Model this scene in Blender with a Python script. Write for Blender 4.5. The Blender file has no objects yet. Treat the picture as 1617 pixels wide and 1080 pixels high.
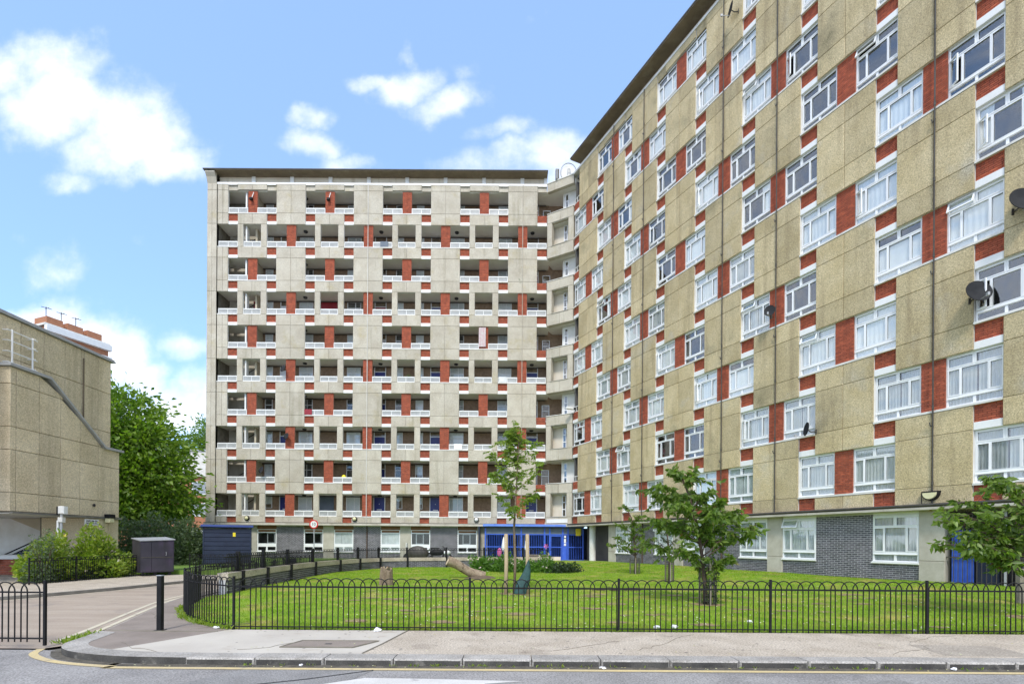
import bpy, bmesh, math, random
import numpy as np
from mathutils import Vector, Matrix
R = math.radians
random.seed(7); rng = np.random.default_rng(7)
SC = bpy.context.scene
COL = SC.collection

# ------------------------------------------------------------------ camera
cd = bpy.data.cameras.new('camera'); cam = bpy.data.objects.new('camera', cd); COL.objects.link(cam)
cd.sensor_width = 36.0; cd.lens = 793.3445 * 36.0 / 1617.0
cd.shift_y = (855.9 - 540.0) / 1617.0
cd.clip_end = 3000
cam.location = (0, 0, 1.55)
cam.matrix_world = Matrix.Translation((0, 0, 1.55)) @ Matrix.Rotation(R(90), 4, 'X') @ Matrix.Rotation(0.0065, 4, 'Z')
SC.camera = cam

# ------------------------------------------------------------------ sky, sun, exposure
SUN_EL, SUN_AZ = 50.0, 186.0            # degrees; azimuth clockwise from +Y
W = bpy.data.worlds.new('World'); SC.world = W; W.use_nodes = True
nt = W.node_tree; nt.nodes.clear()
def wn(t, **kw):
    n = nt.nodes.new(t)
    for k, v in kw.items(): setattr(n, k, v)
    return n
def L(a, b): nt.links.new(a, b)
def wmath(op, a, b=None, c=None, clamp=False):
    n = wn('ShaderNodeMath', operation=op, use_clamp=clamp)
    for i, v in enumerate((a, b, c)):
        if v is None: continue
        if isinstance(v, (int, float)): n.inputs[i].default_value = v
        else: L(v, n.inputs[i])
    return n.outputs[0]
out = wn('ShaderNodeOutputWorld'); bg = wn('ShaderNodeBackground'); bg.inputs[1].default_value = 0.14
sky = wn('ShaderNodeTexSky', sky_type='NISHITA', sun_disc=False, sun_elevation=R(SUN_EL), sun_rotation=R(SUN_AZ))
sky.air_density = 1.0; sky.dust_density = 0.6; sky.ozone_density = 1.6
tc = wn('ShaderNodeTexCoord')
sp = wn('ShaderNodeSeparateXYZ'); L(tc.outputs['Generated'], sp.inputs[0])
dx, dy, dz = sp.outputs
ny = wmath('MAXIMUM', wmath('ABSOLUTE', dy), 0.08)
u = wmath('DIVIDE', dx, ny); v = wmath('DIVIDE', dz, ny)
cb = wn('ShaderNodeCombineXYZ'); L(u, cb.inputs[0]); L(v, cb.inputs[1])
back = wmath('MULTIPLY', wmath('LESS_THAN', dy, 0.0), 7.3); L(back, cb.inputs[2])
wz = wn('ShaderNodeTexNoise'); wz.inputs['Scale'].default_value = 5.0; wz.inputs['Detail'].default_value = 5; L(cb.outputs[0], wz.inputs['Vector'])
wv = wn('ShaderNodeVectorMath', operation='MULTIPLY_ADD'); L(wz.outputs['Color'], wv.inputs[0]); wv.inputs[1].default_value = (.22, .18, 0); wv.inputs[2].default_value = (-.11, -.09, 0)
wa = wn('ShaderNodeVectorMath', operation='ADD'); L(cb.outputs[0], wa.inputs[0]); L(wv.outputs[0], wa.inputs[1])
BLOBS = [  # u, v, half width, half height, weight
 (-.99, .93, .17, .07, 1.0), (-.90, .865, .17, .07, 1.1), (-.78, .80, .15, .065, 1.1), (-.70, .755, .11, .05, 1.0), (-.84, .745, .10, .035, .8), (-1.2, .92, .2, .12, 1.0),
 (-.93, .545, .09, .055, .62), (-.99, .60, .06, .03, .45), (-.72, .60, .05, .03, .3),
 (-.98, .43, .18, .06, 1.25), (-.85, .37, .13, .085, 1.35), (-.66, .40, .08, .035, .85), (-.64, .29, .13, .07, 1.1), (-.9, .26, .25, .06, 1.1), (-.75, .33, .09, .05, 1.1),
 (-.23, .915, .07, .045, 1.0), (-.16, .87, .075, .04, 1.0), (-.225, .965, .03, .035, .8), (-.30, .925, .05, .025, .75), (-.10, .93, .05, .02, .4),
 (-.40, .79, .075, .04, .95), (-.41, .845, .05, .022, .75), (-.33, .765, .09, .03, .8),
 (.00, .745, .14, .04, .9), (.08, .775, .09, .045, .8), (-.12, .715, .10, .025, .55), (-.02, .80, .08, .025, .6), (-.2, .665, .04, .015, .7), (.11, .70, .1, .05, .8)]
acc = None
for (bu, bv, hw, hh, wt) in BLOBS:
    s1 = wn('ShaderNodeVectorMath', operation='SUBTRACT'); L(wa.outputs[0], s1.inputs[0]); s1.inputs[1].default_value = (bu, bv, 0)
    s2 = wn('ShaderNodeVectorMath', operation='MULTIPLY'); L(s1.outputs[0], s2.inputs[0]); s2.inputs[1].default_value = (1 / hw, 1 / hh, .6)
    ln = wn('ShaderNodeVectorMath', operation='LENGTH'); L(s2.outputs[0], ln.inputs[0])
    g = wn('ShaderNodeMapRange', interpolation_type='SMOOTHERSTEP'); L(ln.outputs['Value'], g.inputs['Value'])
    g.inputs['From Min'].default_value = 1.9; g.inputs['From Max'].default_value = 0.0; g.inputs['To Min'].default_value = 0; g.inputs['To Max'].default_value = wt
    acc = g.outputs[0] if acc is None else wmath('MAXIMUM', acc, g.outputs[0])
# clouds of the same kind all round, away from the part of the sky described above
gn = wn('ShaderNodeTexNoise'); L(tc.outputs['Generated'], gn.inputs['Vector']); gn.inputs['Scale'].default_value = 2.6; gn.inputs['Detail'].default_value = 6
gmask = wn('ShaderNodeMapRange'); L(gn.outputs['Fac'], gmask.inputs['Value']); gmask.inputs['From Min'].default_value = .30; gmask.inputs['From Max'].default_value = .52
front = wn('ShaderNodeMapRange'); L(dy, front.inputs['Value']); front.inputs['From Min'].default_value = .25; front.inputs['From Max'].default_value = .5; front.inputs['To Min'].default_value = 1; front.inputs['To Max'].default_value = 0
acc = wmath('MAXIMUM', acc, wmath('MULTIPLY', gmask.outputs[0], front.outputs[0]))
dn = wn('ShaderNodeTexNoise'); L(cb.outputs[0], dn.inputs['Vector']); dn.inputs['Scale'].default_value = 7.5; dn.inputs['Detail'].default_value = 10; dn.inputs['Roughness'].default_value = .60
dens = wmath('ADD', acc, wmath('MULTIPLY_ADD', dn.outputs['Fac'], 1.9, -1.02))
cm = wn('ShaderNodeMapRange', interpolation_type='SMOOTHSTEP'); L(dens, cm.inputs['Value']); cm.inputs['From Min'].default_value = .18; cm.inputs['From Max'].default_value = 1.38
cover = wmath('MULTIPLY', cm.outputs[0], .93)
lift = wn('ShaderNodeMixRGB', blend_type='MULTIPLY'); lift.inputs[0].default_value = 1; L(sky.outputs[0], lift.inputs[1]); lift.inputs[2].default_value = (.72, .95, 1.30, 1)
pale = wn('ShaderNodeMixRGB'); pale.inputs[0].default_value = .50; L(lift.outputs[0], pale.inputs[1]); pale.inputs[2].default_value = (1.7, 2.45, 3.5, 1)
mx = wn('ShaderNodeMixRGB'); L(cover, mx.inputs[0]); L(pale.outputs[0], mx.inputs[1]); mx.inputs[2].default_value = (4.55, 4.6, 4.75, 1)
L(mx.outputs[0], bg.inputs[0]); L(bg.outputs[0], out.inputs[0])

sd = bpy.data.lights.new('sun', 'SUN'); sd.energy = 1.35; sd.angle = R(10); sd.color = (1.0, .95, .87)
sun = bpy.data.objects.new('sun', sd); COL.objects.link(sun)
az, el = R(SUN_AZ), R(SUN_EL)
sdir = Vector((math.sin(az) * math.cos(el), math.cos(az) * math.cos(el), math.sin(el)))
sun.rotation_euler = (-sdir).to_track_quat('-Z', 'Y').to_euler(); sun.location = sdir * 60
vs = SC.view_settings; vs.view_transform = 'Standard'; vs.look = 'None'; vs.exposure = 1.2; vs.gamma = 1.0; vs.use_curve_mapping = False
SC.cycles.max_bounces = 6; SC.cycles.transparent_max_bounces = 12

# ------------------------------------------------------------------ materials
def mat(name, c1, c2=None, rough=.8, scale=3.0, detail=5, lo=.35, hi=.65, stretch=(1, 1, 1), fine=None, bump=0.0, bscale=60, metal=0.0, spec=None,
        vary=0.0, island=0.0, streak=None, patch=None, coords='pos'):
    """base colour: noise between c1 and c2; fine=(scale, amount): grain; vary: per object; island: per piece; streak / patch = (colour, scale vector, lo, hi)"""
    m = bpy.data.materials.new(name); m.use_nodes = True; t = m.node_tree; b = t.nodes['Principled BSDF']
    def N(ty, **k):
        n = t.nodes.new(ty)
        for a, q in k.items(): setattr(n, a, q)
        return n
    b.inputs['Roughness'].default_value = rough; b.inputs['Metallic'].default_value = metal
    if spec is not None: b.inputs['Specular IOR Level'].default_value = spec
    geo = N('ShaderNodeNewGeometry'); pos = geo.outputs['Position']
    if coords == 'obj':
        tcn = N('ShaderNodeTexCoord'); pos = tcn.outputs['Object']
    def noise(sc, de=5, ro=.55, st=(1, 1, 1)):
        v = N('ShaderNodeVectorMath', operation='MULTIPLY'); t.links.new(pos, v.inputs[0]); v.inputs[1].default_value = st
        n = N('ShaderNodeTexNoise'); t.links.new(v.outputs[0], n.inputs['Vector']); n.inputs['Scale'].default_value = sc
        n.inputs['Detail'].default_value = de; n.inputs['Roughness'].default_value = ro
        return n.outputs['Fac']
    def rng_(val, a, bb, c=0., d=1.):
        r = N('ShaderNodeMapRange'); t.links.new(val, r.inputs['Value'])
        for k, q in zip(('From Min', 'From Max', 'To Min', 'To Max'), (a, bb, c, d)): r.inputs[k].default_value = q
        return r.outputs[0]
    def mixc(f, a, bb, mode='MIX'):
        n = N('ShaderNodeMixRGB', blend_type=mode)
        for i, q in enumerate((f, a, bb)):
            if isinstance(q, (int, float)): n.inputs[i].default_value = q
            elif isinstance(q, tuple): n.inputs[i].default_value = (*q, 1)
            else: t.links.new(q, n.inputs[i])
        return n.outputs[0]
    col = mixc(rng_(noise(scale, detail, st=stretch), lo, hi), tuple(c1), tuple(c2 or c1))
    for pt in ([patch] if patch and not isinstance(patch, list) else (patch or [])):
        col = mixc(rng_(noise(pt[1], 6, .6, pt[4] if len(pt) > 4 else (1, 1, 1)), pt[2], pt[3]), col, tuple(pt[0]))
    if streak:
        col = mixc(rng_(noise(streak[1], 5, .6, (1, 1, .08)), streak[2], streak[3]), col, tuple(streak[0]))
    if fine:
        f = rng_(noise(fine[0], 3, .7), .3, .7, 1 - fine[1], 1 + fine[1])
        g = N('ShaderNodeCombineXYZ')
        for i in range(3): t.links.new(f, g.inputs[i])
        col = mixc(1.0, col, g.outputs[0], 'MULTIPLY')
    if vary or island:
        if vary:
            oi = N('ShaderNodeObjectInfo'); f = rng_(oi.outputs['Random'], 0, 1, 1 - vary, 1 + vary)
            g = N('ShaderNodeCombineXYZ')
            for i in range(3): t.links.new(f, g.inputs[i])
            col = mixc(1.0, col, g.outputs[0], 'MULTIPLY')
        if island:
            f = rng_(geo.outputs['Random Per Island'], 0, 1, 1 - island, 1 + island)
            g = N('ShaderNodeCombineXYZ')
            for i in range(3): t.links.new(f, g.inputs[i])
            col = mixc(1.0, col, g.outputs[0], 'MULTIPLY')
    t.links.new(col, b.inputs['Base Color'])
    if bump:
        bp = N('ShaderNodeBump'); bp.inputs['Strength'].default_value = bump; bp.inputs['Distance'].default_value = .02
        t.links.new(noise(bscale, 4, .7), bp.inputs['Height']); t.links.new(bp.outputs[0], b.inputs['Normal'])
    return m

M = {}
M['panel_block'] = mat('panel_block', (.45, .405, .32), (.53, .49, .40), .9, 1.2, fine=(26, .24), vary=.06, bump=.35, bscale=45,
                       streak=((.30, .27, .19), 1.6, .56, .80), patch=((.42, .36, .22), .9, .56, .78))
M['panel_wing'] = mat('panel_wing', (.445, .36, .20), (.54, .45, .275), .92, .9, fine=(26, .44), vary=.13, bump=.55, bscale=40,
                      streak=((.31, .245, .14), 2.4, .52, .78), patch=[((.47, .42, .31), .7, .58, .76), ((.27, .23, .13), .45, .56, .72)])
M['slab_stair'] = mat('slab_stair', (.57, .475, .31), (.67, .57, .395), .92, .9, fine=(26, .34), vary=.10, bump=.5, bscale=40, streak=((.36, .30, .19), 1.4, .54, .84))
M['concrete'] = mat('concrete', (.40, .37, .30), (.50, .47, .40), .9, 2.0, fine=(40, .10), vary=.04, streak=((.26, .23, .17), 2.2, .56, .82))
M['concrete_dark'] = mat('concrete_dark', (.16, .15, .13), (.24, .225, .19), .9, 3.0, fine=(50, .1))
M['joint'] = mat('joint', (.13, .115, .085), (.20, .18, .14), .95, 3)
M['white'] = mat('white', (.80, .80, .78), (.74, .74, .71), .45, 2.0, fine=(20, .03))
M['white_dirty'] = mat('white_dirty', (.74, .73, .69), (.62, .60, .54), .6, 1.6, streak=((.42, .39, .32), 3.0, .58, .85))
M['upvc'] = mat('upvc', (.83, .84, .84), (.79, .80, .80), .3, 2.0)
M['cream'] = mat('cream', (.66, .59, .47), (.72, .66, .55), .8, 1.5, streak=((.5, .43, .32), 2, .55, .8))
M['beige'] = mat('beige', (.46, .40, .28), (.52, .46, .34), .85, 1.5)
M['ceiling'] = mat('ceiling', (.68, .66, .60), (.74, .72, .66), .85, 1.0)
M['brick_red'] = mat('brick_red', (.41, .100, .046), (.28, .064, .033), .88, 6, fine=(60, .18), island=.22, vary=.05)
M['mortar_red'] = mat('mortar_red', (.46, .28, .21), (.38, .20, .15), .95, 8)
M['brick_grey'] = mat('brick_grey', (.14, .132, .148), (.085, .082, .092), .8, 5, fine=(60, .22), island=.32)
M['mortar_grey'] = mat('mortar_grey', (.62, .60, .60), (.50, .49, .49), .95, 6)
M['brick_brown'] = mat('brick_brown', (.30, .21, .14), (.22, .15, .095), .9, 5, fine=(50, .25), island=.2)
M['brick_orange'] = mat('brick_orange', (.42, .185, .095), (.35, .15, .08), .9, 2, fine=(12, .15))
M['soffit'] = mat('soffit', (.15, .115, .075), (.20, .155, .10), .9, 1.5, patch=((.24, .2, .14), 1.2, .55, .75))
M['roof'] = mat('roof', (.07, .068, .065), (.10, .097, .09), .9, 2)
M['black'] = mat('black', (.008, .008, .009), (.014, .014, .015), .6, 6, spec=.25)
M['pipe'] = mat('pipe', (.045, .040, .032), (.07, .062, .05), .5, 6)
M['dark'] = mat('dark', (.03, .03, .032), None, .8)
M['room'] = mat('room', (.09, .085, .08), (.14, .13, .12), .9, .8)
M['blue'] = mat('blue', (.030, .095, .52), (.045, .13, .60), .45, 3, patch=((.12, .22, .55), 4, .62, .75))
M['blue_pale'] = mat('blue_pale', (.16, .30, .78), (.11, .22, .70), .35, 2)
M['navy'] = mat('navy', (.010, .016, .042), (.016, .025, .058), .5, 3)
M['navy_roof'] = mat('navy_roof', (.03, .05, .20), (.045, .075, .26), .4, 3)
M['door_blue'] = mat('door_blue', (.018, .028, .17), (.025, .035, .2), .4, 3)
M['door_red'] = mat('door_red', (.30, .012, .02), (.26, .01, .02), .4, 3)
M['door_white'] = mat('door_white', (.74, .76, .78), None, .35)
M['board'] = mat('board', (.10, .13, .17), (.14, .17, .21), .6, 2)
M['board_brown'] = mat('board_brown', (.24, .11, .05), (.18, .085, .04), .7, 4)
M['curtain'] = mat('curtain', (.93, .93, .92), (.88, .89, .90), .9, 2, vary=.06)
M['curtain_grey'] = mat('curtain_grey', (.58, .60, .59), (.70, .71, .70), .9, 3, vary=.15)
M['timber'] = mat('timber', (.42, .31, .19), (.50, .39, .26), .85, 5, stretch=(6, 6, .6), fine=(40, .12))
M['timber_grey'] = mat('timber_grey', (.20, .17, .13), (.28, .25, .20), .9, 5, stretch=(6, 6, .6), fine=(40, .15))
M['bark'] = mat('bark', (.15, .105, .07), (.24, .18, .125), .95, 9, stretch=(1, 1, .35), fine=(30, .3), bump=.8, bscale=25)
M['bark_dark'] = mat('bark_dark', (.07, .045, .033), (.12, .08, .055), .9, 12, stretch=(1, 1, .5), bump=.5, bscale=40)
M['log'] = mat('log', (.22, .16, .105), (.33, .26, .18), .95, 7, fine=(28, .25), bump=.8, bscale=22, patch=((.10, .07, .045), 5, .58, .66))
M['log_end'] = mat('log_end', (.62, .50, .34), (.48, .36, .22), .9, 9)
M['soil'] = mat('soil', (.10, .07, .045), (.15, .11, .07), .95, 9, fine=(40, .3))
M['metal_grey'] = mat('metal_grey', (.36, .37, .38), (.42, .43, .44), .5, 4, metal=.2)
M['dish'] = mat('dish', (.022, .023, .025), (.032, .033, .035), .8, 4, spec=.2)
M['glass_lamp'] = mat('glass_lamp', (.72, .68, .42), (.62, .58, .34), .3, 5)
M['yellow'] = mat('yellow', (.85, .66, .02), None, .5)
M['red'] = mat('red', (.62, .02, .02), None, .5)
M['pink'] = mat('pink', (.62, .10, .32), (.7, .2, .4), .8, 6)
M['green_bag'] = mat('green_bag', (.018, .055, .055), (.03, .085, .08), .55, 5, fine=(14, .3))
M['bin'] = mat('bin', (.026, .024, .034), (.045, .040, .055), .45, 1.5, patch=((.06, .042, .075), 1.1, .52, .70), streak=((.018, .018, .02), 2, .52, .72))
M['purple'] = mat('purple', (.09, .05, .12), (.12, .07, .15), .5, 2)
M['rubber'] = mat('rubber', (.02, .02, .02), None, .85)
M['text'] = mat('text', (.05, .05, .06), None, .6)
M['paper'] = mat('paper', (.80, .80, .80), (.72, .72, .74), .8, 12)

def leafmat(name, c1, c2, tr=.35, rough=.45):
    m = bpy.data.materials.new(name); m.use_nodes = True; t = m.node_tree; b = t.nodes['Principled BSDF']; o = t.nodes['Material Output']
    geo = t.nodes.new('ShaderNodeNewGeometry'); oi = t.nodes.new('ShaderNodeObjectInfo')
    ad = t.nodes.new('ShaderNodeMath'); ad.operation = 'ADD'; t.links.new(geo.outputs['Random Per Island'], ad.inputs[0]); t.links.new(oi.outputs['Random'], ad.inputs[1])
    fr = t.nodes.new('ShaderNodeMath'); fr.operation = 'FRACT'; t.links.new(ad.outputs[0], fr.inputs[0])
    mx = t.nodes.new('ShaderNodeMixRGB'); t.links.new(fr.outputs[0], mx.inputs[0]); mx.inputs[1].default_value = (*c1, 1); mx.inputs[2].default_value = (*c2, 1)
    t.links.new(mx.outputs[0], b.inputs['Base Color']); b.inputs['Roughness'].default_value = rough
    tl = t.nodes.new('ShaderNodeBsdfTranslucent')
    br = t.nodes.new('ShaderNodeMixRGB'); br.blend_type = 'MULTIPLY'; br.inputs[0].default_value = 1; t.links.new(mx.outputs[0], br.inputs[1]); br.inputs[2].default_value = (1.6, 1.9, .7, 1)
    t.links.new(br.outputs[0], tl.inputs[0])
    ms = t.nodes.new('ShaderNodeMixShader'); ms.inputs[0].default_value = tr
    t.links.new(b.outputs[0], ms.inputs[1]); t.links.new(tl.outputs[0], ms.inputs[2]); t.links.new(ms.outputs[0], o.inputs[0])
    return m
M['leaf_cherry'] = leafmat('leaf_cherry', (.07, .13, .018), (.20, .28, .05), .45, .45)
M['leaf_tip'] = leafmat('leaf_tip', (.17, .10, .03), (.12, .17, .035), .35, .45)
M['leaf_rowan'] = leafmat('leaf_rowan', (.12, .20, .028), (.30, .36, .07), .5)
M['leaf_big'] = leafmat('leaf_big', (.065, .14, .014), (.22, .32, .035), .42, .45)
M['leaf_far'] = leafmat('leaf_far', (.10, .17, .03), (.17, .26, .05), .40)
M['leaf_grey'] = leafmat('leaf_grey', (.07, .11, .05), (.16, .21, .11), .3)
M['leaf_rose'] = leafmat('leaf_rose', (.13, .22, .022), (.32, .38, .05), .42)
M['leaf_shrub'] = leafmat('leaf_shrub', (.06, .15, .018), (.13, .25, .03), .35)
M['leaf_dark'] = leafmat('leaf_dark', (.025, .05, .018), (.05, .085, .03), .25)
M['flower_yellow'] = leafmat('flower_yellow', (.75, .62, .12), (.8, .7, .25), .3)
M['flower_white'] = leafmat('flower_white', (.75, .72, .66), (.8, .6, .6), .3)
M['grass'] = leafmat('grass', (.115, .24, .005), (.27, .39, .012), .35, .7)
t = M['grass'].node_tree; mxn = [n for n in t.nodes if n.type == 'MIX_RGB' and n.blend_type == 'MIX'][0]
gg = t.nodes.new('ShaderNodeNewGeometry'); nz = t.nodes.new('ShaderNodeTexNoise'); nz.inputs['Scale'].default_value = .9; nz.inputs['Detail'].default_value = 5; t.links.new(gg.outputs['Position'], nz.inputs['Vector'])
mr = t.nodes.new('ShaderNodeMapRange'); mr.inputs['From Min'].default_value = .48; mr.inputs['From Max'].default_value = .68; mr.inputs['To Max'].default_value = .55; t.links.new(nz.outputs['Fac'], mr.inputs['Value'])
dry = t.nodes.new('ShaderNodeMixRGB'); dry.inputs[2].default_value = (.42, .36, .09, 1); t.links.new(mr.outputs[0], dry.inputs[0])
for l_ in list(mxn.outputs[0].links):
    to = l_.to_socket; t.links.remove(l_); t.links.new(dry.outputs[0], to)
t.links.new(mxn.outputs[0], dry.inputs[1])

def glass(name, r0, tint):
    g = bpy.data.materials.new(name); g.use_nodes = True; t = g.node_tree; t.nodes.clear()
    o_ = t.nodes.new('ShaderNodeOutputMaterial'); ms = t.nodes.new('ShaderNodeMixShader'); lw = t.nodes.new('ShaderNodeLayerWeight'); lw.inputs[0].default_value = .5
    pw = t.nodes.new('ShaderNodeMath'); pw.operation = 'POWER'; t.links.new(lw.outputs['Facing'], pw.inputs[0]); pw.inputs[1].default_value = 5
    ma = t.nodes.new('ShaderNodeMath'); ma.operation = 'MULTIPLY_ADD'; t.links.new(pw.outputs[0], ma.inputs[0]); ma.inputs[1].default_value = 1 - r0; ma.inputs[2].default_value = r0
    tr = t.nodes.new('ShaderNodeBsdfTransparent'); tr.inputs[0].default_value = (*tint, 1); gl = t.nodes.new('ShaderNodeBsdfGlossy'); gl.inputs['Roughness'].default_value = .03
    t.links.new(ma.outputs[0], ms.inputs[0]); t.links.new(tr.outputs[0], ms.inputs[1]); t.links.new(gl.outputs[0], ms.inputs[2]); t.links.new(ms.outputs[0], o_.inputs[0]); return g
g = glass('window_glass', .14, (.95, .97, .97))
M['glass'] = g
M['glass_plain'] = glass('plain_glass', .05, (.93, .95, .95))
g3 = mat('wired_glass', (.42, .43, .42), (.52, .53, .52), .35, 3); g3.node_tree.nodes['Principled BSDF'].inputs['Alpha'].default_value = .72; M['glass_wired'] = g3
M['asphalt'] = mat('asphalt', (.25, .238, .226), (.325, .31, .295), .88, 1.2, fine=(48, .55), bump=.5, bscale=90, patch=[((.225, .214, .204), .35, .52, .56), ((.37, .33, .30), .8, .62, .8)])
M['asphalt_side'] = mat('asphalt_side', (.33, .265, .205), (.40, .33, .26), .9, .9, stretch=(.5, 2.2, 1), fine=(90, .25), bump=.3, bscale=120, patch=((.25, .21, .18), .9, .56, .7))
M['paving_dark'] = mat('paving_dark', (.22, .182, .152), (.285, .238, .20), .9, 1.5, fine=(120, .35), bump=.35, bscale=120, patch=((.10, .085, .08), 1.4, .62, .72))
M['paving_tan'] = mat('paving_tan', (.40, .34, .265), (.50, .435, .35), .92, 1.6, fine=(38, .55), bump=.4, bscale=80, patch=((.22, .18, .14), 1.1, .57, .75))
M['paving_pale'] = mat('paving_pale', (.46, .42, .36), (.53, .49, .42), .9, 1.2, fine=(90, .10), patch=((.30, .23, .16), 1.6, .60, .74, (1, 2.5, 1)))
M['kerb'] = mat('kerb', (.29, .27, .24), (.39, .365, .33), .88, 3, fine=(50, .5), vary=.10, bump=.3, bscale=90, patch=((.22, .2, .17), 2.2, .58, .75))
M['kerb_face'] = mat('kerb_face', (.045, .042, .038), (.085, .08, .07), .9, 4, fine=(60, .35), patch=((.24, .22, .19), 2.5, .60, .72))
M['line_yellow'] = mat('line_yellow', (.58, .46, .23), (.52, .42, .24), .8, 3, fine=(80, .2), patch=((.25, .22, .18), 5, .60, .72))
M['line_pale'] = mat('line_pale', (.60, .54, .40), (.52, .47, .36), .8, 3, fine=(80, .2), patch=((.27, .23, .19), 4, .60, .72))
M['line_white'] = mat('line_white', (.62, .60, .57), (.55, .53, .5), .8, 3, fine=(80, .15), patch=((.25, .23, .23), 4, .60, .72))
M['lawn'] = mat('lawn', (.13, .23, .008), (.23, .33, .015), .95, 1.6, fine=(30, .45), patch=[((.36, .31, .08), .9, .52, .68), ((.19, .125, .06), 1.7, .58, .66)])
M['terrace_grass'] = mat('terrace_grass', (.10, .19, .02), (.15, .24, .03), .95, 1.5, fine=(30, .3))
M['ground'] = mat('ground', (.14, .13, .11), (.18, .165, .14), .95, .5)

# ------------------------------------------------------------------ mesh helpers
class MB:
    def __init__(s): s.v = []; s.f = []; s.m = []; s.mi = 0
    def box(s, x0, x1, y0, y1, z0, z1, skip=''):
        b = len(s.v)
        s.v += [(x0, y0, z0), (x1, y0, z0), (x1, y1, z0), (x0, y1, z0), (x0, y0, z1), (x1, y0, z1), (x1, y1, z1), (x0, y1, z1)]
        for k, q in zip('dufrbl', ((0, 3, 2, 1), (4, 5, 6, 7), (0, 1, 5, 4), (1, 2, 6, 5), (2, 3, 7, 6), (3, 0, 4, 7))):
            if k in skip: continue
            s.f.append([b + i for i in q]); s.m.append(s.mi)
        return s
    def slab(s, x0, x1, y0, y1, z0, z1, c=.012):
        """a box whose front (-y) edges are chamfered"""
        b = len(s.v)
        s.v += [(x0 + c, y0, z0 + c), (x1 - c, y0, z0 + c), (x1 - c, y0, z1 - c), (x0 + c, y0, z1 - c),
                (x0, y0 + c, z0), (x1, y0 + c, z0), (x1, y0 + c, z1), (x0, y0 + c, z1), (x0, y1, z0), (x1, y1, z0), (x1, y1, z1), (x0, y1, z1)]
        for q in ((0, 1, 2, 3), (4, 5, 1, 0), (5, 6, 2, 1), (6, 7, 3, 2), (7, 4, 0, 3), (8, 9, 5, 4), (9, 10, 6, 5), (10, 11, 7, 6), (11, 8, 4, 7), (11, 10, 9, 8)):
            s.f.append([b + i for i in q]); s.m.append(s.mi)
        return s
    def poly(s, pts):
        b = len(s.v); s.v += [tuple(p) for p in pts]; s.f.append(list(range(b, b + len(pts)))); s.m.append(s.mi); return s
    def prism(s, pts, z0, z1):
        n = len(pts); b = len(s.v)
        s.v += [(p[0], p[1], z0) for p in pts] + [(p[0], p[1], z1) for p in pts]
        s.f.append([b + i for i in range(n)][::-1]); s.m.append(s.mi)
        s.f.append([b + n + i for i in range(n)]); s.m.append(s.mi)
        for i in range(n):
            j = (i + 1) % n; s.f.append([b + i, b + j, b + n + j, b + n + i]); s.m.append(s.mi)
        return s
    def tube(s, pts, r, n=6, cap=True):
        pts = [Vector(p) for p in pts]; rs = r if isinstance(r, (list, tuple)) else [r] * len(pts)
        b = len(s.v); up = None
        for i, p in enumerate(pts):
            d = (pts[min(i + 1, len(pts) - 1)] - pts[max(i - 1, 0)]).normalized()
            if up is None:
                a = Vector((0, 0, 1)) if abs(d.z) < .9 else Vector((1, 0, 0)); up = d.cross(a).normalized()
            up = (up - d * up.dot(d)).normalized(); w = d.cross(up)
            for k in range(n):
                a = 2 * math.pi * k / n; q = p + (up * math.cos(a) + w * math.sin(a)) * rs[i]; s.v.append(tuple(q))
        for i in range(len(pts) - 1):
            for k in range(n):
                k2 = (k + 1) % n
                s.f.append([b + i * n + k, b + i * n + k2, b + (i + 1) * n + k2, b + (i + 1) * n + k]); s.m.append(s.mi)
        if cap:
            s.f.append([b + k for k in range(n)][::-1]); s.m.append(s.mi)
            e = b + (len(pts) - 1) * n; s.f.append([e + k for k in range(n)]); s.m.append(s.mi)
        return s
    def lathe(s, prof, n=16, centre=(0, 0, 0), axis='z'):
        b = len(s.v); c = centre
        for (r, z) in prof:
            for k in range(n):
                a = 2 * math.pi * k / n; x, y = r * math.cos(a), r * math.sin(a)
                s.v.append((c[0] + x, c[1] + y, c[2] + z) if axis == 'z' else (c[0] + x, c[1] - z, c[2] + y))
        for i in range(len(prof) - 1):
            for k in range(n):
                k2 = (k + 1) % n; s.f.append([b + i * n + k, b + i * n + k2, b + (i + 1) * n + k2, b + (i + 1) * n + k]); s.m.append(s.mi)
        return s
    def sphere(s, c, r, n=10, k=6, sc=(1, 1, 1)):
        b = len(s.v)
        for i in range(k + 1):
            th = math.pi * i / k
            for j in range(n):
                ph = 2 * math.pi * j / n
                s.v.append((c[0] + r * sc[0] * math.sin(th) * math.cos(ph), c[1] + r * sc[1] * math.sin(th) * math.sin(ph), c[2] + r * sc[2] * math.cos(th)))
        for i in range(k):
            for j in range(n):
                j2 = (j + 1) % n; s.f.append([b + i * n + j, b + (i + 1) * n + j, b + (i + 1) * n + j2, b + i * n + j2]); s.m.append(s.mi)
        return s
    def mesh(s, name, *mats, smooth=False):
        me = bpy.data.meshes.new(name); me.from_pydata(s.v, [], s.f)
        for q in mats: me.materials.append(M[q] if isinstance(q, str) else q)
        if any(s.m): me.polygons.foreach_set('material_index', s.m)
        if smooth: me.polygons.foreach_set('use_smooth', [True] * len(me.polygons))
        me.update(); return me

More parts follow.
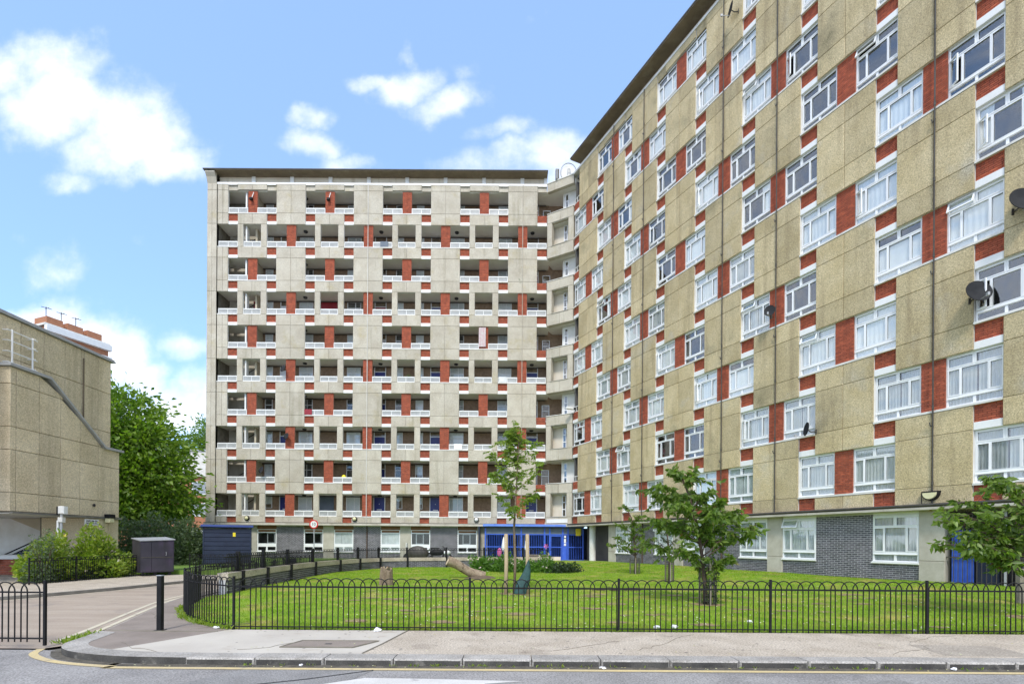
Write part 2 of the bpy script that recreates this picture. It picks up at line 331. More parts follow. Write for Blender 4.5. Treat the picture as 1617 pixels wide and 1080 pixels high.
def put(name, me, parent=None, loc=(0, 0, 0), rz=0.0, rot=None, label=None, cat=None, group=None, kind=None, scale=None):
    o = bpy.data.objects.new(name, me); COL.objects.link(o); o.location = loc
    o.rotation_euler = rot if rot else (0, 0, rz)
    if scale: o.scale = scale
    if parent: o.parent = parent
    if label: o['label'] = label
    if cat: o['category'] = cat
    if group: o['group'] = group
    if kind: o['kind'] = kind
    return o
def empty(name, loc, label, cat, group=None, rz=0.0):
    return put(name, None, None, loc, rz, label=label, cat=cat, group=group)
def text(name, s, size, parent, loc, rz=0.0, m='text', ext=.004, align='CENTER', sx=1.0, rx=R(90)):
    c = bpy.data.curves.new(name, 'FONT'); c.body = s; c.size = size; c.extrude = ext; c.align_x = align; c.align_y = 'CENTER'; c.materials.append(M[m]); c.space_line = .95
    o = bpy.data.objects.new(name, c); COL.objects.link(o); bpy.context.view_layer.update(); me = bpy.data.meshes.new_from_object(o.evaluated_get(bpy.context.evaluated_depsgraph_get())); bpy.data.objects.remove(o)
    o = put(name, me, parent, loc, rot=(rx, 0, rz)); o.scale = (sx, 1, 1); return o

def leaves(name, P, D, L_, Wd, m, fold=.25, jitter=.35):
    """one mesh of folded leaf quads: P origins (n,3), D directions (n,3), lengths, widths"""
    n = len(P); D = D / np.linalg.norm(D, axis=1)[:, None]
    A = rng.normal(size=(n, 3)); A[:, 2] *= .4
    S = np.cross(D, A); S /= np.linalg.norm(S, axis=1)[:, None] + 1e-9
    U = np.cross(S, D)
    L_ = np.asarray(L_)[:, None] * np.ones((n, 1)); Wd = np.asarray(Wd)[:, None] * np.ones((n, 1))
    b0 = P; mid = P + D * L_ * .48; tip = P + D * L_ - U * L_ * .12
    l = mid + S * Wd * .5 + U * Wd * fold; r = mid - S * Wd * .5 + U * Wd * fold
    V = np.stack([b0, l, tip, r, mid - U * L_ * .02], 1).reshape(-1, 3)
    base = (np.arange(n) * 5)[:, None]
    F = np.concatenate([base + np.array([[0, 4, 1]]), base + np.array([[1, 4, 2]]), base + np.array([[2, 4, 3]]), base + np.array([[3, 4, 0]])], 0)
    me = bpy.data.meshes.new(name); nf = len(F)
    me.vertices.add(len(V)); me.vertices.foreach_set('co', V.astype(np.float32).ravel())
    me.loops.add(nf * 3); me.loops.foreach_set('vertex_index', F.astype(np.int32).ravel())
    me.polygons.add(nf); me.polygons.foreach_set('loop_start', np.arange(nf, dtype=np.int32) * 3); me.polygons.foreach_set('loop_total', np.full(nf, 3, np.int32))
    me.materials.append(M[m]); me.update(calc_edges=True); return me

# ------------------------------------------------------------------ shared facade data
ANG = .4524
PITCH, OPEN, SPAN = 2.64, 1.74, .90
def z0(m, zo): return 3.59 + PITCH * m + zo
CAN_TOP, CAN_BOT = 2.985, 2.76

def bricks_mesh(name, w, h, m, y0=0.0, course=.075, length=.225, gap=.014, proud=.008, half=True):
    b = MB(); n = max(1, round(h / course)); ch = h / n
    for i in range(n):
        x = -length / 2 if i % 2 else 0.0
        while x < w - 1e-4:
            a, e = max(x, 0), min(x + length - gap, w)
            if e - a > .02:
                d = random.uniform(-.002, .003)
                b.box(a, e, y0 - proud + d, y0 + .02, i * ch + gap / 2, (i + 1) * ch - gap / 2, skip='b')
            x += length
    return b.mesh(name, m)

_pm = {}
def cached(key, fn):
    if key not in _pm: _pm[key] = fn()
    return _pm[key]

WW, WH = 1.525, OPEN
PANES = [(.055, .725, .06, .27), (.80, 1.47, .06, .27), (.075, .355, .42, 1.26), (.43, 1.10, .40, 1.28), (1.175, 1.455, .42, 1.26), (.075, .71, 1.375, 1.655), (.815, 1.455, 1.375, 1.655)]
def frame_boxes(b, W_, H_, holes, d0, d1):
    zs = sorted({0, H_, *[h[2] for h in holes], *[h[3] for h in holes]})
    for za, zb in zip(zs, zs[1:]):
        zc = (za + zb) / 2; xs = 0.0
        for h in sorted(h for h in holes if h[2] < zc < h[3]):
            if h[0] > xs: b.box(xs, h[0], d0, d1, za, zb)
            xs = h[1]
        if xs < W_: b.box(xs, W_, d0, d1, za, zb)
def ring(b, h, wd, d0, d1):
    b.box(h[0] - wd, h[1] + wd, d0, d1, h[2] - wd, h[2]); b.box(h[0] - wd, h[1] + wd, d0, d1, h[3], h[3] + wd)
    b.box(h[0] - wd, h[0], d0, d1, h[2], h[3]); b.box(h[1], h[1] + wd, d0, d1, h[2], h[3])
def window_frame():
    b = MB(); frame_boxes(b, WW, WH, PANES, 0, .07)
    for i in (2, 4, 5, 6): ring(b, PANES[i], .034, -.014, .03)
    ring(b, PANES[3], .02, -.006, .03); b.box(-.01, WW + .01, -.05, .0, .0, .035); b.box(.03, WW - .03, -.03, .0, .285, .31)
    return b.mesh('window_frame', 'upvc')
WFRAME = window_frame()
def pane_mesh(i):
    h = PANES[i]; return MB().box(h[0] - .01, h[1] + .01, .028, .036, h[2] - .01, h[3] + .01).mesh('pane', 'glass')
WPANE = [pane_mesh(i) for i in range(7)]
def all_panes():
    b = MB()
    for h in PANES: b.box(h[0] - .01, h[1] + .01, .028, .036, h[2] - .01, h[3] + .01)
    return b.mesh('glazing', 'glass')
WGLAZ = all_panes()
def curtain_mesh(spans, top, bot, m, amp=.03, wl=.11, pull=0.0):
    b = MB()
    for (xa, xb) in spans:
        n = max(4, int((xb - xa) / .03)); rows = 4
        i0 = len(b.v)
        for r in range(rows + 1):
            tz = r / rows; z = top + (bot - top) * tz
            for i in range(n + 1):
                f = i / n; x = xa + (xb - xa) * f
                b.v.append((x + pull * tz * (.5 - f), .072 + amp * (.5 + .5 * tz) * math.sin(2 * math.pi * (x / wl) + 1.7 * math.sin(x * 3)), z))
        for r in range(rows):
            for i in range(n):
                a = i0 + r * (n + 1) + i; b.f.append([a, a + 1, a + n + 2, a + n + 1]); b.m.append(0)
    return b.mesh('curtain', m, smooth=True)
CURT = [curtain_mesh([(.03, 1.5)], 1.66, .03, 'curtain', .012, .16), curtain_mesh([(.03, 1.5)], 1.66, .03, 'curtain_grey', .03, .11),
        curtain_mesh([(.03, .42), (1.08, 1.5)], 1.66, .3, 'curtain', .03, .09, .1), curtain_mesh([(.03, .80), (.86, 1.5)], 1.66, .06, 'curtain_grey', .035, .10),
        curtain_mesh([(.03, 1.5)], 1.25, .03, 'curtain', .006, .3), curtain_mesh([(1.0, 1.5)], 1.66, .3, 'curtain', .03, .09)]
def sash_mesh(h):
    w, hh = h[1] - h[0], h[3] - h[2]; b = MB(); ring(b, (0, w, -hh, 0), .045, -.045, .0)
    b2 = MB().box(0, w, -.025, -.018, -hh, 0)
    return b.mesh('sash', 'upvc'), b2.mesh('sash_pane', 'glass')
SASH_TOP = sash_mesh(PANES[5]); SASH_SIDE = sash_mesh(PANES[2])

def add_window(parent, x, z, near, style, opened=None, y=.15, name='window'):
    w = put(name, WFRAME, parent, (x, y, z))
    if near:
        for i, pm in enumerate(WPANE):
            if opened == 'top' and i == 5 or opened == 'side' and i == 2: continue
            put('pane', pm, w)
    else: put('glazing', WGLAZ, w)
    if style is not None: put('curtain', CURT[style], w)
    if opened == 'top':
        h = PANES[5]; s = put('open_sash', SASH_TOP[0], w, (h[0], -.01, h[3]), rot=(R(-24), 0, 0)); put('pane', SASH_TOP[1], w, (h[0], -.01, h[3]), rot=(R(-24), 0, 0))
    if opened == 'side':
        h = PANES[2]; s = put('open_sash', SASH_SIDE[0], w, (h[0], -.01, h[3]), rot=(0, 0, R(-32))); put('pane', SASH_SIDE[1], w, (h[0], -.01, h[3]), rot=(0, 0, R(-32)))
    return w

def slab_mesh(w, h, m): return cached(('slab', round(w, 3), round(h, 3), m), lambda: MB().slab(0, w, 0, .05, 0, h).mesh('slab', m))

def panel(parent, x, w, za, zb, cuts, m, pierced=None):
    """one facade panel: white edged backing with concrete slabs; cuts = z joints"""
    P = .0
    b = MB()
    if pierced:
        xa, xb, pa, pb = pierced
        b.box(0, w, .05, .16, za, pa); b.box(0, w, .05, .16, pb, zb); b.box(0, xa, .05, .16, pa, pb); b.box(xb, w, .05, .16, pa, pb)
    else: b.box(0, w, .05, .16, za, zb)
    me = b.mesh('panel', 'white_dirty')
    p = put('concrete_panel', me, parent, (x, 0, 0))
    zs = [za] + [c for c in cuts if za + .05 < c < zb - .05] + [zb]
    gj = .007
    for a, e in zip(zs, zs[1:]):
        h = e - a - (gj * 2)
        if pierced and a >= pierced[2] - .05 and e <= pierced[3] + .05:
            for xa, xb in ((0, pierced[0]), (pierced[1], w)): put('slab', slab_mesh(xb - xa - .01, h, m), p, (xa + .005, 0, a + gj))
        else:
            for xa in (0, w / 2): put('slab', slab_mesh(w / 2 - .014, h, m), p, (xa + .007, 0, a + gj))
    return p

def facade(root, K, w, ks, zo, solid_odd_m, pm, xmin, xmax, window_fn, wing):
    gap = K - w
    sp_brick = bricks_mesh('bricks', gap - .02, .57, 'brick_red'); pier_brick = bricks_mesh('bricks', .72, OPEN, 'brick_red')
    low_brick = bricks_mesh('bricks', gap - .02, z0(0, zo) - .07 - CAN_TOP, 'brick_red')
    core_sp = MB().box(0, gap - .02, .02, .14, 0, .57).mesh('spandrel_core', 'mortar_red')
    core_low = MB().box(0, gap - .02, .02, .14, 0, z0(0, zo) - .07 - CAN_TOP).mesh('spandrel_core', 'mortar_red')
    core_pier = MB().box(0, .72, .012, .14, 0, OPEN).mesh('pier_core', 'mortar_red')
    band = MB().slab(-.01, gap - .01, -.02, .12, 0, .255).mesh('lintel_band', 'white')
    for m in range(10):
        za = z0(m, zo); zb = za + OPEN
        for k in ks:
            x = K * k
            # panels
            odd = (k + m) % 2
            is_panel = odd == (1 if wing else 0) 
            if is_panel and x + w > xmin:
                xa = max(x, xmin); lo = max(za - SPAN, CAN_TOP); hi = za - SPAN + 3.4585
                if m == 9: hi = 29.57 + zo
                pz = None
                if not wing and m % 2 == 0: pz = (.44, 1.83, za, zb)
                if xa > x: panel(root, xa, x + w - xa, lo, hi, (za - .02, zb + .01), pm)
                else: panel(root, xa, w, lo, hi, (za - .02, zb + .01), pm, pz)
            if not is_panel:
                if m == 0 and x + w > xmin: panel(root, max(x, xmin), x + w - max(x, xmin), CAN_TOP, za - .085, (), pm)
                if m == 9 and x + w > xmin: panel(root, max(x, xmin), x + w - max(x, xmin), zb + .06, 29.57 + zo, (), pm)
                # group: opening, pier, opening
                ga, gb = x - gap, x + w + gap
                if gb > xmin:
                    px = x + w / 2 - .36
                    sa, sb = max(ga, xmin), min(gb, xmax)
                    put('sill', MB().box(sa + .003, sb - .003, -.015, .14, za - .078, za - .004).mesh('sill', 'white_dirty'), root)
                    if px > xmin:
                        pr = put('brick_pier', core_pier, root, (px, .10, za)); q = put('bricks', pier_brick, pr); q['kind'] = 'stuff'
                    window_fn(root, m, k, ga, px, px + .72, gb, za, zb)
            # spandrel in the gap to the right of k, below storey m
            gx = x + w + .01
            if gx >= xmin - .01 and gx + gap - .02 <= xmax + .02:
                if m == 0:
                    s = put('brick_spandrel', core_low, root, (gx, .09, CAN_TOP)); q = put('bricks', low_brick, s); q['kind'] = 'stuff'
                else:
                    s = put('brick_spandrel', core_sp, root, (gx, .09, za - .07 - .57)); q = put('bricks', sp_brick, s); q['kind'] = 'stuff'
                    put('lintel_band', band, root, (gx, .06, za - SPAN))
                if m == 9: put('slab', slab_mesh(gap - .02, .5, pm), root, (gx, .07, zb + .03))

# ------------------------------------------------------------------ GROUND
ground = put('ground', MB().poly([(-400, -200, -.12), (400, -200, -.12), (400, 700, -.12), (-400, 700, -.12)]).mesh('ground', 'ground'), kind='structure')
def arc(pts, n=10):
    """smooth polyline through pts (Catmull-Rom)"""
    P = [Vector((*p, 0)) if len(p) == 2 else Vector(p) for p in pts]; P = [P[0] * 2 - P[1]] + P + [P[-1] * 2 - P[-2]]; out_ = []
    for i in range(1, len(P) - 2):
        for k in range(n):
            t_ = k / n; a, b, c, d = P[i - 1:i + 3]
            out_.append(.5 * ((2 * b) + (c - a) * t_ + (2 * a - 5 * b + 4 * c - d) * t_ ** 2 + (3 * b - a - 3 * c + d) * t_ ** 3))
    out_.append(P[-2]); return out_
KERB_Y = 6.63
corner = [(-4.3, 6.63), (-5.3, 6.70), (-6.15, 6.98), (-6.62, 7.42), (-6.83, 8.05), (-7.25, 9.2), (-8.4, 12.0), (-9.1, 14.0), (-9.5, 17.0), (-9.6, 21.4)]
edge = arc(corner, 6)
road = put('road', MB().poly([(-60, -30, -.088), (60, -30, -.088), (60, 6.9, -.088), (-5, 7.2, -.088), (-7.0, 7.45, -.088), (-60, 7.62, -.088)]).mesh('road', 'asphalt'), kind='structure')
far = arc([(-40, 5.0), (-20, 8.6), (-15.6, 11.2), (-13.7, 13.4), (-12.9, 16.2), (-12.5, 19.2), (-11.7, 21.6)], 6)
side = put('side_road', MB().poly([(p.x, p.y, -.092 + .012) for p in [Vector((-60, 7.6)), Vector((-7.0, 7.5))] + [Vector((p.x + .15, p.y)) for p in edge[24:]] + [Vector((-11.0, 21.8))] + [Vector((p.x - .2, p.y)) for p in far[::-1]]]).mesh('side_road', 'asphalt_side'), kind='structure')
# lawn shape helpers
ca, sa_ = math.cos(ANG), math.sin(ANG)
WX, WY = 4.8704, 37.6172
def wing_pt(s, y=0.0, z=0.0): return Vector((WX + s * sa_ + y * ca, WY - s * ca + y * sa_, z))
def lawn_h(X, Y):
    d = -((X - WX) * ca + (Y - WY) * sa_)            # distance in front of the wing
    f = max(0., min(1., 1 - d / 9.0)); g_ = max(0., min(1., (Y - 8.8) / 4.0))
    return .27 * f * f * (3 - 2 * f) * g_ + .03 * math.sin(X * .8) * math.sin(Y * .7) * g_
FY = 8.77
pave_in = [(-9.2, 22.0), (-8.5, 14.6), (-7.9, 12.6), (-7.3, 11.2), (-6.2, 9.75), (-4.85, FY)]
pin = arc(pave_in, 6)
# pavement: a slab cut in three surfaces (dark corner, pale apron, tan footway)
pavement = empty('pavement', (0, 0, 0), None, None); pavement['kind'] = 'structure'
kerb_in = []                                           # inner line of the kerb stones
for i, p in enumerate(edge):
    d = (edge[min(i + 1, len(edge) - 1)] - edge[max(i - 1, 0)]).normalized(); kerb_in.append(p + Vector((d.y, -d.x, 0)) * (.30 if i < 27 else .06))
dark = [kerb_in[i] for i in range(9, len(kerb_in))] + pin + [Vector((-4.9, FY)), Vector((-5.0, 8.55))]
apron = [Vector((-2.05, KERB_Y + .3)), Vector((-1.80, FY)), Vector((-4.9, FY)), Vector((-5.0, 8.55))] + [kerb_in[i] for i in range(9, -1, -1)]
tan = [Vector((60, KERB_Y + .3)), Vector((60, FY)), Vector((-1.80, FY)), Vector((-2.05, KERB_Y + .3))]
for nm, pl, mm in (('paved_corner', dark, 'paving_dark'), ('paved_apron', apron, 'paving_pale'), ('paved_footway', tan, 'paving_tan')):
    bm_ = MB(); bm_.prism([(p.x, p.y) for p in pl], -.11, 0.0); me = bm_.mesh(nm, mm)
    bmm = bmesh.new(); bmm.from_mesh(me); bmesh.ops.triangulate(bmm, faces=[f for f in bmm.faces if len(f.verts) > 4]); bmesh.ops.recalc_face_normals(bmm, faces=bmm.faces); bmm.to_mesh(me); bmm.free()
    put(nm, me, pavement)
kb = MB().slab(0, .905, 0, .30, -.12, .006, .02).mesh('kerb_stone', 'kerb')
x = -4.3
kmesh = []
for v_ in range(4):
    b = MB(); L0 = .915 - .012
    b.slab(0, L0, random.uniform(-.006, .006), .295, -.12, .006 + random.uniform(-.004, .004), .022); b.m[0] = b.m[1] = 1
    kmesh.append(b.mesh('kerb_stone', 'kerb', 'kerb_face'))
while x < 13:
    put('kerb_stone', random.choice(kmesh), pavement, (x, KERB_Y + random.uniform(-.004, .004), 0)); x += .915
put('kerb_run', MB().slab(x, 60, KERB_Y, KERB_Y + .295, -.12, .006, .02).mesh('kerb_run', 'kerb'), pavement)
i = 0
while i < 27:
    j = min(i + 4, 27); b = MB()
    A = [edge[q] for q in range(i, j + 1)]; B = [kerb_in[q] for q in range(i, j + 1)]
    b.prism([(p.x, p.y) for p in A] + [(p.x, p.y) for p in B[::-1]], -.12, .005)
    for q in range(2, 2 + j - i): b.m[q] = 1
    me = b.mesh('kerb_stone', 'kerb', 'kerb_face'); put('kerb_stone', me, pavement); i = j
# flush inner kerb along the side road
b = MB(); A = edge[27:]; B = kerb_in[27:]
b.prism([(p.x, p.y) for p in A] + [(p.x, p.y) for p in B[::-1]], -.12, -.02); put('flush_kerb', b.mesh('flush_kerb', 'kerb'), pavement)
# inspection cover let into the apron
ic = empty('inspection_cover', (0, 0, 0), 'grey rectangular utility cover set in the pale paving near the kerb', 'utility cover')
def quadprism(pts, z0_, z1_, m, nm): return MB().prism(pts, z0_, z1_).mesh(nm, m)
put('cover_plate', quadprism([(-3.35, 7.33), (-2.32, 7.33), (-2.08, 7.78), (-3.22, 7.78)], .002, .007, 'paving_dark', 'cover_plate'), ic)
b = MB()
for a_, c_ in (((-3.37, 7.31), (-2.31, 7.31)), ((-2.31, 7.31), (-2.06, 7.80)), ((-2.06, 7.80), (-3.24, 7.80)), ((-3.24, 7.80), (-3.37, 7.31))): b.tube([(a_[0], a_[1], .006), (c_[0], c_[1], .006)], .012, 4)
put('frame', b.mesh('frame', 'joint'), ic); put('lifting_slot', MB().box(-2.8, -2.7, 7.53, 7.58, .0075, .010).mesh('lifting_slot', 'dark'), ic)
# cracks / joints in the paving
b = MB()
b.tube([(-2.06, 6.95, .001), (-1.95, 7.6, .001), (-1.80, 8.75, .001)], .014, 4); b.tube([(-7.0, 8.62, 0.001), (-6.0, 8.52, .001), (-5.0, 8.55, .001)], .012, 4)
b.tube([(-5.6, 8.75, .001), (-4.9, 9.4, .001), (-5.2, 9.5, .001), (-5.9, 9.2, .001)], .006, 4)
put('paving_joint', b.mesh('paving_joint', 'joint'), pavement)
# trodden gum spots, hairline cracks and grit on the footway
b = MB()
for i in range(170):
    x_ = random.uniform(-4.4, 11); y_ = random.uniform(6.98, 8.7); r_ = random.uniform(.012, .03); n0 = len(b.v)
    b.v += [(x_ + r_ * random.uniform(.7, 1.1) * math.cos(a), y_ + r_ * random.uniform(.7, 1.1) * math.sin(a), .0015) for a in np.linspace(0, 2 * math.pi, 8)[:-1]]; b.f.append(list(range(n0, n0 + 7))); b.m.append(0)
put('gum_spots', b.mesh('gum_spots', mat('gum', (.16, .14, .12), (.28, .25, .22), .9, 20)), pavement, kind='stuff')
b = MB()
for (x0_, y0_, dx_, n_) in ((.6, 7.2, .25, 7), (3.1, 8.55, -.18, 9), (5.4, 7.1, .2, 8), (7.6, 8.6, -.22, 8), (-3.9, 7.15, .16, 6), (-5.9, 7.6, .2, 7), (-7.6, 10.6, .12, 8)):
    pts_ = [(x0_, y0_, .0012)]
    for q in range(n_): pts_.append((pts_[-1][0] + dx_ * random.uniform(.2, 1.2), pts_[-1][1] + random.uniform(-.12, .12) + (.1 if y0_ < 7.5 else -.1), .0012))
    b.tube(pts_, .0045, 4)
put('hairline_cracks', b.mesh('hairline_cracks', 'joint'), pavement, kind='stuff')
put('tarmac_repair', MB().poly([(6.1, 7.05, .002), (7.35, 7.02, .002), (7.4, 7.75, .002), (6.15, 7.8, .002)]).mesh('tarmac_repair', mat('repair', (.30, .26, .21), (.37, .325, .265), .92, 2, fine=(38, .5))), pavement)
# road markings
def ribbon(name, pts, w, z, m):
    b = MB(); n = len(pts)
    for i, p in enumerate(pts):
        d = (pts[min(i + 1, n - 1)] - pts[max(i - 1, 0)]).normalized(); q = Vector((d.y, -d.x, 0)) * w / 2
        b.v += [(p.x + q.x, p.y + q.y, z), (p.x - q.x, p.y - q.y, z)]
    for i in range(n - 1): b.f.append([2 * i, 2 * i + 2, 2 * i + 3, 2 * i + 1]); b.m.append(0)
    return put(name, b.mesh(name, m), kind='structure')
gut = [p for p in arc([(60, 6.57), (5, 6.57), (-4.2, 6.57), (-5.28, 6.64), (-6.2, 6.93), (-6.70, 7.4)], 8)]
ribbon('gutter_dirt', gut, .13, -.0845, mat('gutter_dirt', (.06, .053, .04), (.13, .115, .09), .95, 9, fine=(60, .4)))
yl = arc([(60, 6.43), (5, 6.43), (-4.2, 6.43), (-5.2, 6.49), (-6.1, 6.72), (-6.75, 7.1), (-7.02, 7.5)], 8)
ribbon('yellow_line', yl, .10, -.082, 'line_yellow')
off = lambda d0: [p + Vector((-(edge[min(i + 1, len(edge) - 1)] - edge[max(i - 1, 0)]).normalized().y, (edge[min(i + 1, len(edge) - 1)] - edge[max(i - 1, 0)]).normalized().x, 0)) * d0 for i, p in enumerate(edge)][25:]
ribbon('double_yellow_line', off(.20), .09, -.074, 'line_pale'); ribbon('double_yellow_line', off(.42), .09, -.074, 'line_pale')
ribbon('edge_line', [p + Vector((.30, -.18, 0)) for p in far[10:]], .10, -.074, 'line_pale')
put('white_marking', MB().poly([(-2.45, 5.55, -.083), (-1.75, 6.02, -.083), (-1.05, 6.0, -.083), (.15, 5.92, -.083), (-.3, 5.80, -.083), (-.4, 5.4, -.083)]).mesh('white_marking', 'line_white'), kind='structure')
b = MB(); b.poly([(-40, 3.0, -.084), (-2.9, 3.0, -.084), (-1.75, 6.37, -.084), (-3.4, 6.37, -.084), (-3.9, 5.5, -.084), (-40, 5.5, -.084)])
put('road_patch', b.mesh('road_patch', mat('asphalt_patch', (.215, .208, .20), (.275, .266, .255), .9, 2, fine=(48, .55), bump=.5, bscale=90)), kind='structure')
b = MB(); b.tube([(-3.6, 5.2, -.086), (-2.9, 5.7, -.086), (-2.4, 5.95, -.086), (-1.75, 6.37, -.086)], .012, 4); put('road_crack', b.mesh('road_crack', 'dark'), kind='structure')
# far pavement with its kerb
fp = empty('far_pavement', (0, 0, 0), None, None); fp['kind'] = 'structure'
put('paved_surface', (lambda b: b.prism([(p.x, p.y) for p in far] + [(-11.7, 22.3), (-26, 24.5), (-60, 24.5), (-60, 5)], -.11, .0) and b.mesh('paved_surface', 'paving_tan'))(MB()), fp)
b = MB()
fin = []
for i, p in enumerate(far):
    d = (far[min(i + 1, len(far) - 1)] - far[max(i - 1, 0)]).normalized(); fin.append(p + Vector((d.y, -d.x, 0)) * .14)
for i in range(0, len(far) - 1, 2):
    j = min(i + 2, len(far) - 1); A = far[i:j + 1]; B = fin[i:j + 1]
    bb = MB(); bb.prism([(p.x, p.y) for p in B] + [(p.x, p.y) for p in A[::-1]], -.11, .012); put('kerb_stone', bb.mesh('kerb_stone', 'concrete_dark'), fp)

# lawn: grid inside fence, retaining wall, wing
wallpts = arc([(-8.35, 14.55), (-8.75, 18), (-8.95, 22), (-8.55, 26), (-7.5, 28.9), (-5.2, 30.3), (-2.6, 31.2), (0.2, 32.2), (2.7, 33.4)], 6)
poly = [(p.x + .1, p.y) for p in wallpts] + [(2.9, 36.9), (5.3, 37.0)] + [tuple(wing_pt(s, .2)[:2]) for s in (1, 12, 24, 33)] + [(25, FY + .03), (-4.85, FY + .03)] + [(p.x + .02, p.y) for p in pin[::-1]][:24]
def inside(X, Y):
    c = np.zeros(X.shape, bool); n = len(poly)
    for i in range(n):
        x1, y1 = poly[i]; x2, y2 = poly[(i + 1) % n]
        k = ((y1 > Y) != (y2 > Y)) & (X < (x2 - x1) * (Y - y1) / (y2 - y1 + 1e-12) + x1); c ^= k
    return c
bm = bmesh.new(); vs_ = [bm.verts.new((p[0], p[1], 0)) for p in poly]; bm.faces.new(vs_); bmesh.ops.triangulate(bm, faces=bm.faces)
for q in range(5): bmesh.ops.subdivide_edges(bm, edges=[e for e in bm.edges if e.calc_length() > 1.2], cuts=1, use_grid_fill=False); bmesh.ops.triangulate(bm, faces=bm.faces)
for v_ in bm.verts: v_.co.z = lawn_h(v_.co.x, v_.co.y) - .005
me = bpy.data.meshes.new('lawn'); bm.to_mesh(me); bm.free(); me.materials.append(M['lawn']); 
for p in me.polygons: p.use_smooth = True
put('lawn', me, kind='structure')
# grass blades, thin on worn spots
BARE = [(random.uniform(-4.5, 10), random.uniform(9.2, 16), random.uniform(.10, .32)) for _ in range(46)] + [(CXY[0], CXY[1], .45) for CXY in ((4.98, 12.9), (.08, 15.1), (11.1, 10.6))]
b = MB()
for (bx_, by_, br_) in BARE:
    n0 = len(b.v); nn = 14
    for q in range(nn): a_ = 2 * math.pi * q / nn; rr_ = br_ * random.uniform(.45, .95); xx_, yy_ = bx_ + 1.5 * rr_ * math.cos(a_), by_ + rr_ * math.sin(a_); b.v.append((xx_, yy_, lawn_h(xx_, yy_) + .004))
    b.f.append(list(range(n0, n0 + nn))); b.m.append(0)
put('bare_soil', b.mesh('bare_soil', mat('bare_soil', (.20, .135, .075), (.30, .215, .12), .95, 6, fine=(40, .4), patch=((.24, .26, .04), 7, .5, .6))), label='worn patches of bare brown soil showing through the lawn', cat='soil', kind='stuff')
def grass(name, n, xr, yr, hl, wd, m, power=1.0):
    X = rng.uniform(*xr, n); Y = yr[0] + (yr[1] - yr[0]) * rng.random(n) ** power
    k = inside(X, Y)
    for (bx_, by_, br_) in BARE: k &= ((X - bx_) ** 2 / (br_ * 1.5) ** 2 + (Y - by_) ** 2 / br_ ** 2 + .35 * np.sin(X * 9) * np.sin(Y * 11)) > rng.uniform(.4, 1.3, len(X))
    X, Y = X[k], Y[k]; n = len(X)
    Z = np.array([lawn_h(a, b_) for a, b_ in zip(X, Y)]) - .008
    a = rng.uniform(0, 2 * np.pi, n); h = rng.uniform(*hl, n) * (.7 + .6 * (np.sin(X * 2.1) * np.sin(Y * 1.7 + X) * .5 + .5)); w = wd * (Y / 10.0)
    lean = rng.normal(0, .45, (n, 2)) * h[:, None]
    A = np.stack([X - np.cos(a) * w, Y - np.sin(a) * w, Z], 1); B = np.stack([X + np.cos(a) * w, Y + np.sin(a) * w, Z], 1); C = np.stack([X + lean[:, 0], Y + lean[:, 1], Z + h], 1)
    V = np.stack([A, B, C], 1).reshape(-1, 3)
    me = bpy.data.meshes.new(name); me.vertices.add(len(V)); me.vertices.foreach_set('co', V.astype(np.float32).ravel())
    me.loops.add(n * 3); me.loops.foreach_set('vertex_index', np.arange(n * 3, dtype=np.int32)); me.polygons.add(n)
    me.polygons.foreach_set('loop_start', np.arange(n, dtype=np.int32) * 3); me.polygons.foreach_set('loop_total', np.full(n, 3, np.int32))
    me.materials.append(M[m]); me.update(calc_edges=True)
    return put(name, me, label='short green grass blades growing over the fenced lawn', cat='grass', kind='stuff')
grass('grass', 230000, (-9, 16), (FY + .04, 33), (.022, .055), .0055, 'grass', 1.9)
# terrace behind the retaining wall
tp = [(p.x - .12, p.y + .05) for p in wallpts[2:]] + [(2.62, 39.6), (-26, 39.6), (-26, 24.6), (-15.6, 23.2), (-9.4, 23.0)]
b = MB(); b.prism([(-24.5, 22.6), (-10.2, 22.6), (-9.1, 21.9)] + [(p.x - .06, p.y + .04) for p in wallpts[13:]] + [(2.66, 39.7), (-24.5, 39.7)], -.1, .2); put('terrace', b.mesh('terrace', 'terrace_grass'), kind='structure')
put('entrance_path', MB().prism([(2.75, 33.6), (5.0, 35.2), (7.0, 33.4), (9.5, 36), (6, 42), (2.75, 42)], -.1, .155).mesh('entrance_path', 'paving_tan'), kind='structure')

# ------------------------------------------------------------------ RIGHT WING (street flats with windows)
wing = empty('apartment_wing', (WX, WY, 0), 'long ten storey flats with tan pebble panels, red brick piers and white windows', 'apartment building', rz=-(math.pi / 2 - ANG))
KW, PW = 3.025, 2.28
wr = random.Random(5)
def wing_windows(root, m, k, ga, pa, pb, gb, za, zb):
    for side, xx in ((0, ga + .005), (1, pb)):
        near = k >= 3 or (k == 2 and m < 3)
        r = wr.random()
        if m >= 5: style = 0 if r < .40 else (4 if r < .50 else (2 if r < .66 else (5 if r < .75 else None)))
        else: style = 0 if r < .42 else (1 if r < .55 else (3 if r < .70 else (2 if r < .82 else (4 if r < .92 else None))))
        if m <= 1: style = (1, 3, 1, None, 0, 3)[int(r * 6)]
        op = None
        if (m, k, side) in OPEN_SASH: op = OPEN_SASH[(m, k, side)]
        add_window(root, xx, za, near, style, op)
OPEN_SASH = {(6, 6, 1): 'top', (3, 5, 0): 'top', (2, 6, 0): 'top', (3, 7, 1): 'top', (7, 5, 0): 'top', (2, 8, 0): 'side', (5, 7, 1): 'side', (4, 8, 0): 'side', (7, 5, 1): 'side',
             (8, 4, 0): 'side', (2, 4, 0): 'side', (3, 3, 0): 'side', (1, 5, 0): 'side', (5, 1, 0): 'top', (6, 2, 1): 'side', (1, 1, 1): 'top', (6, 4, 0): 'side', (4, 6, 1): 'side'}
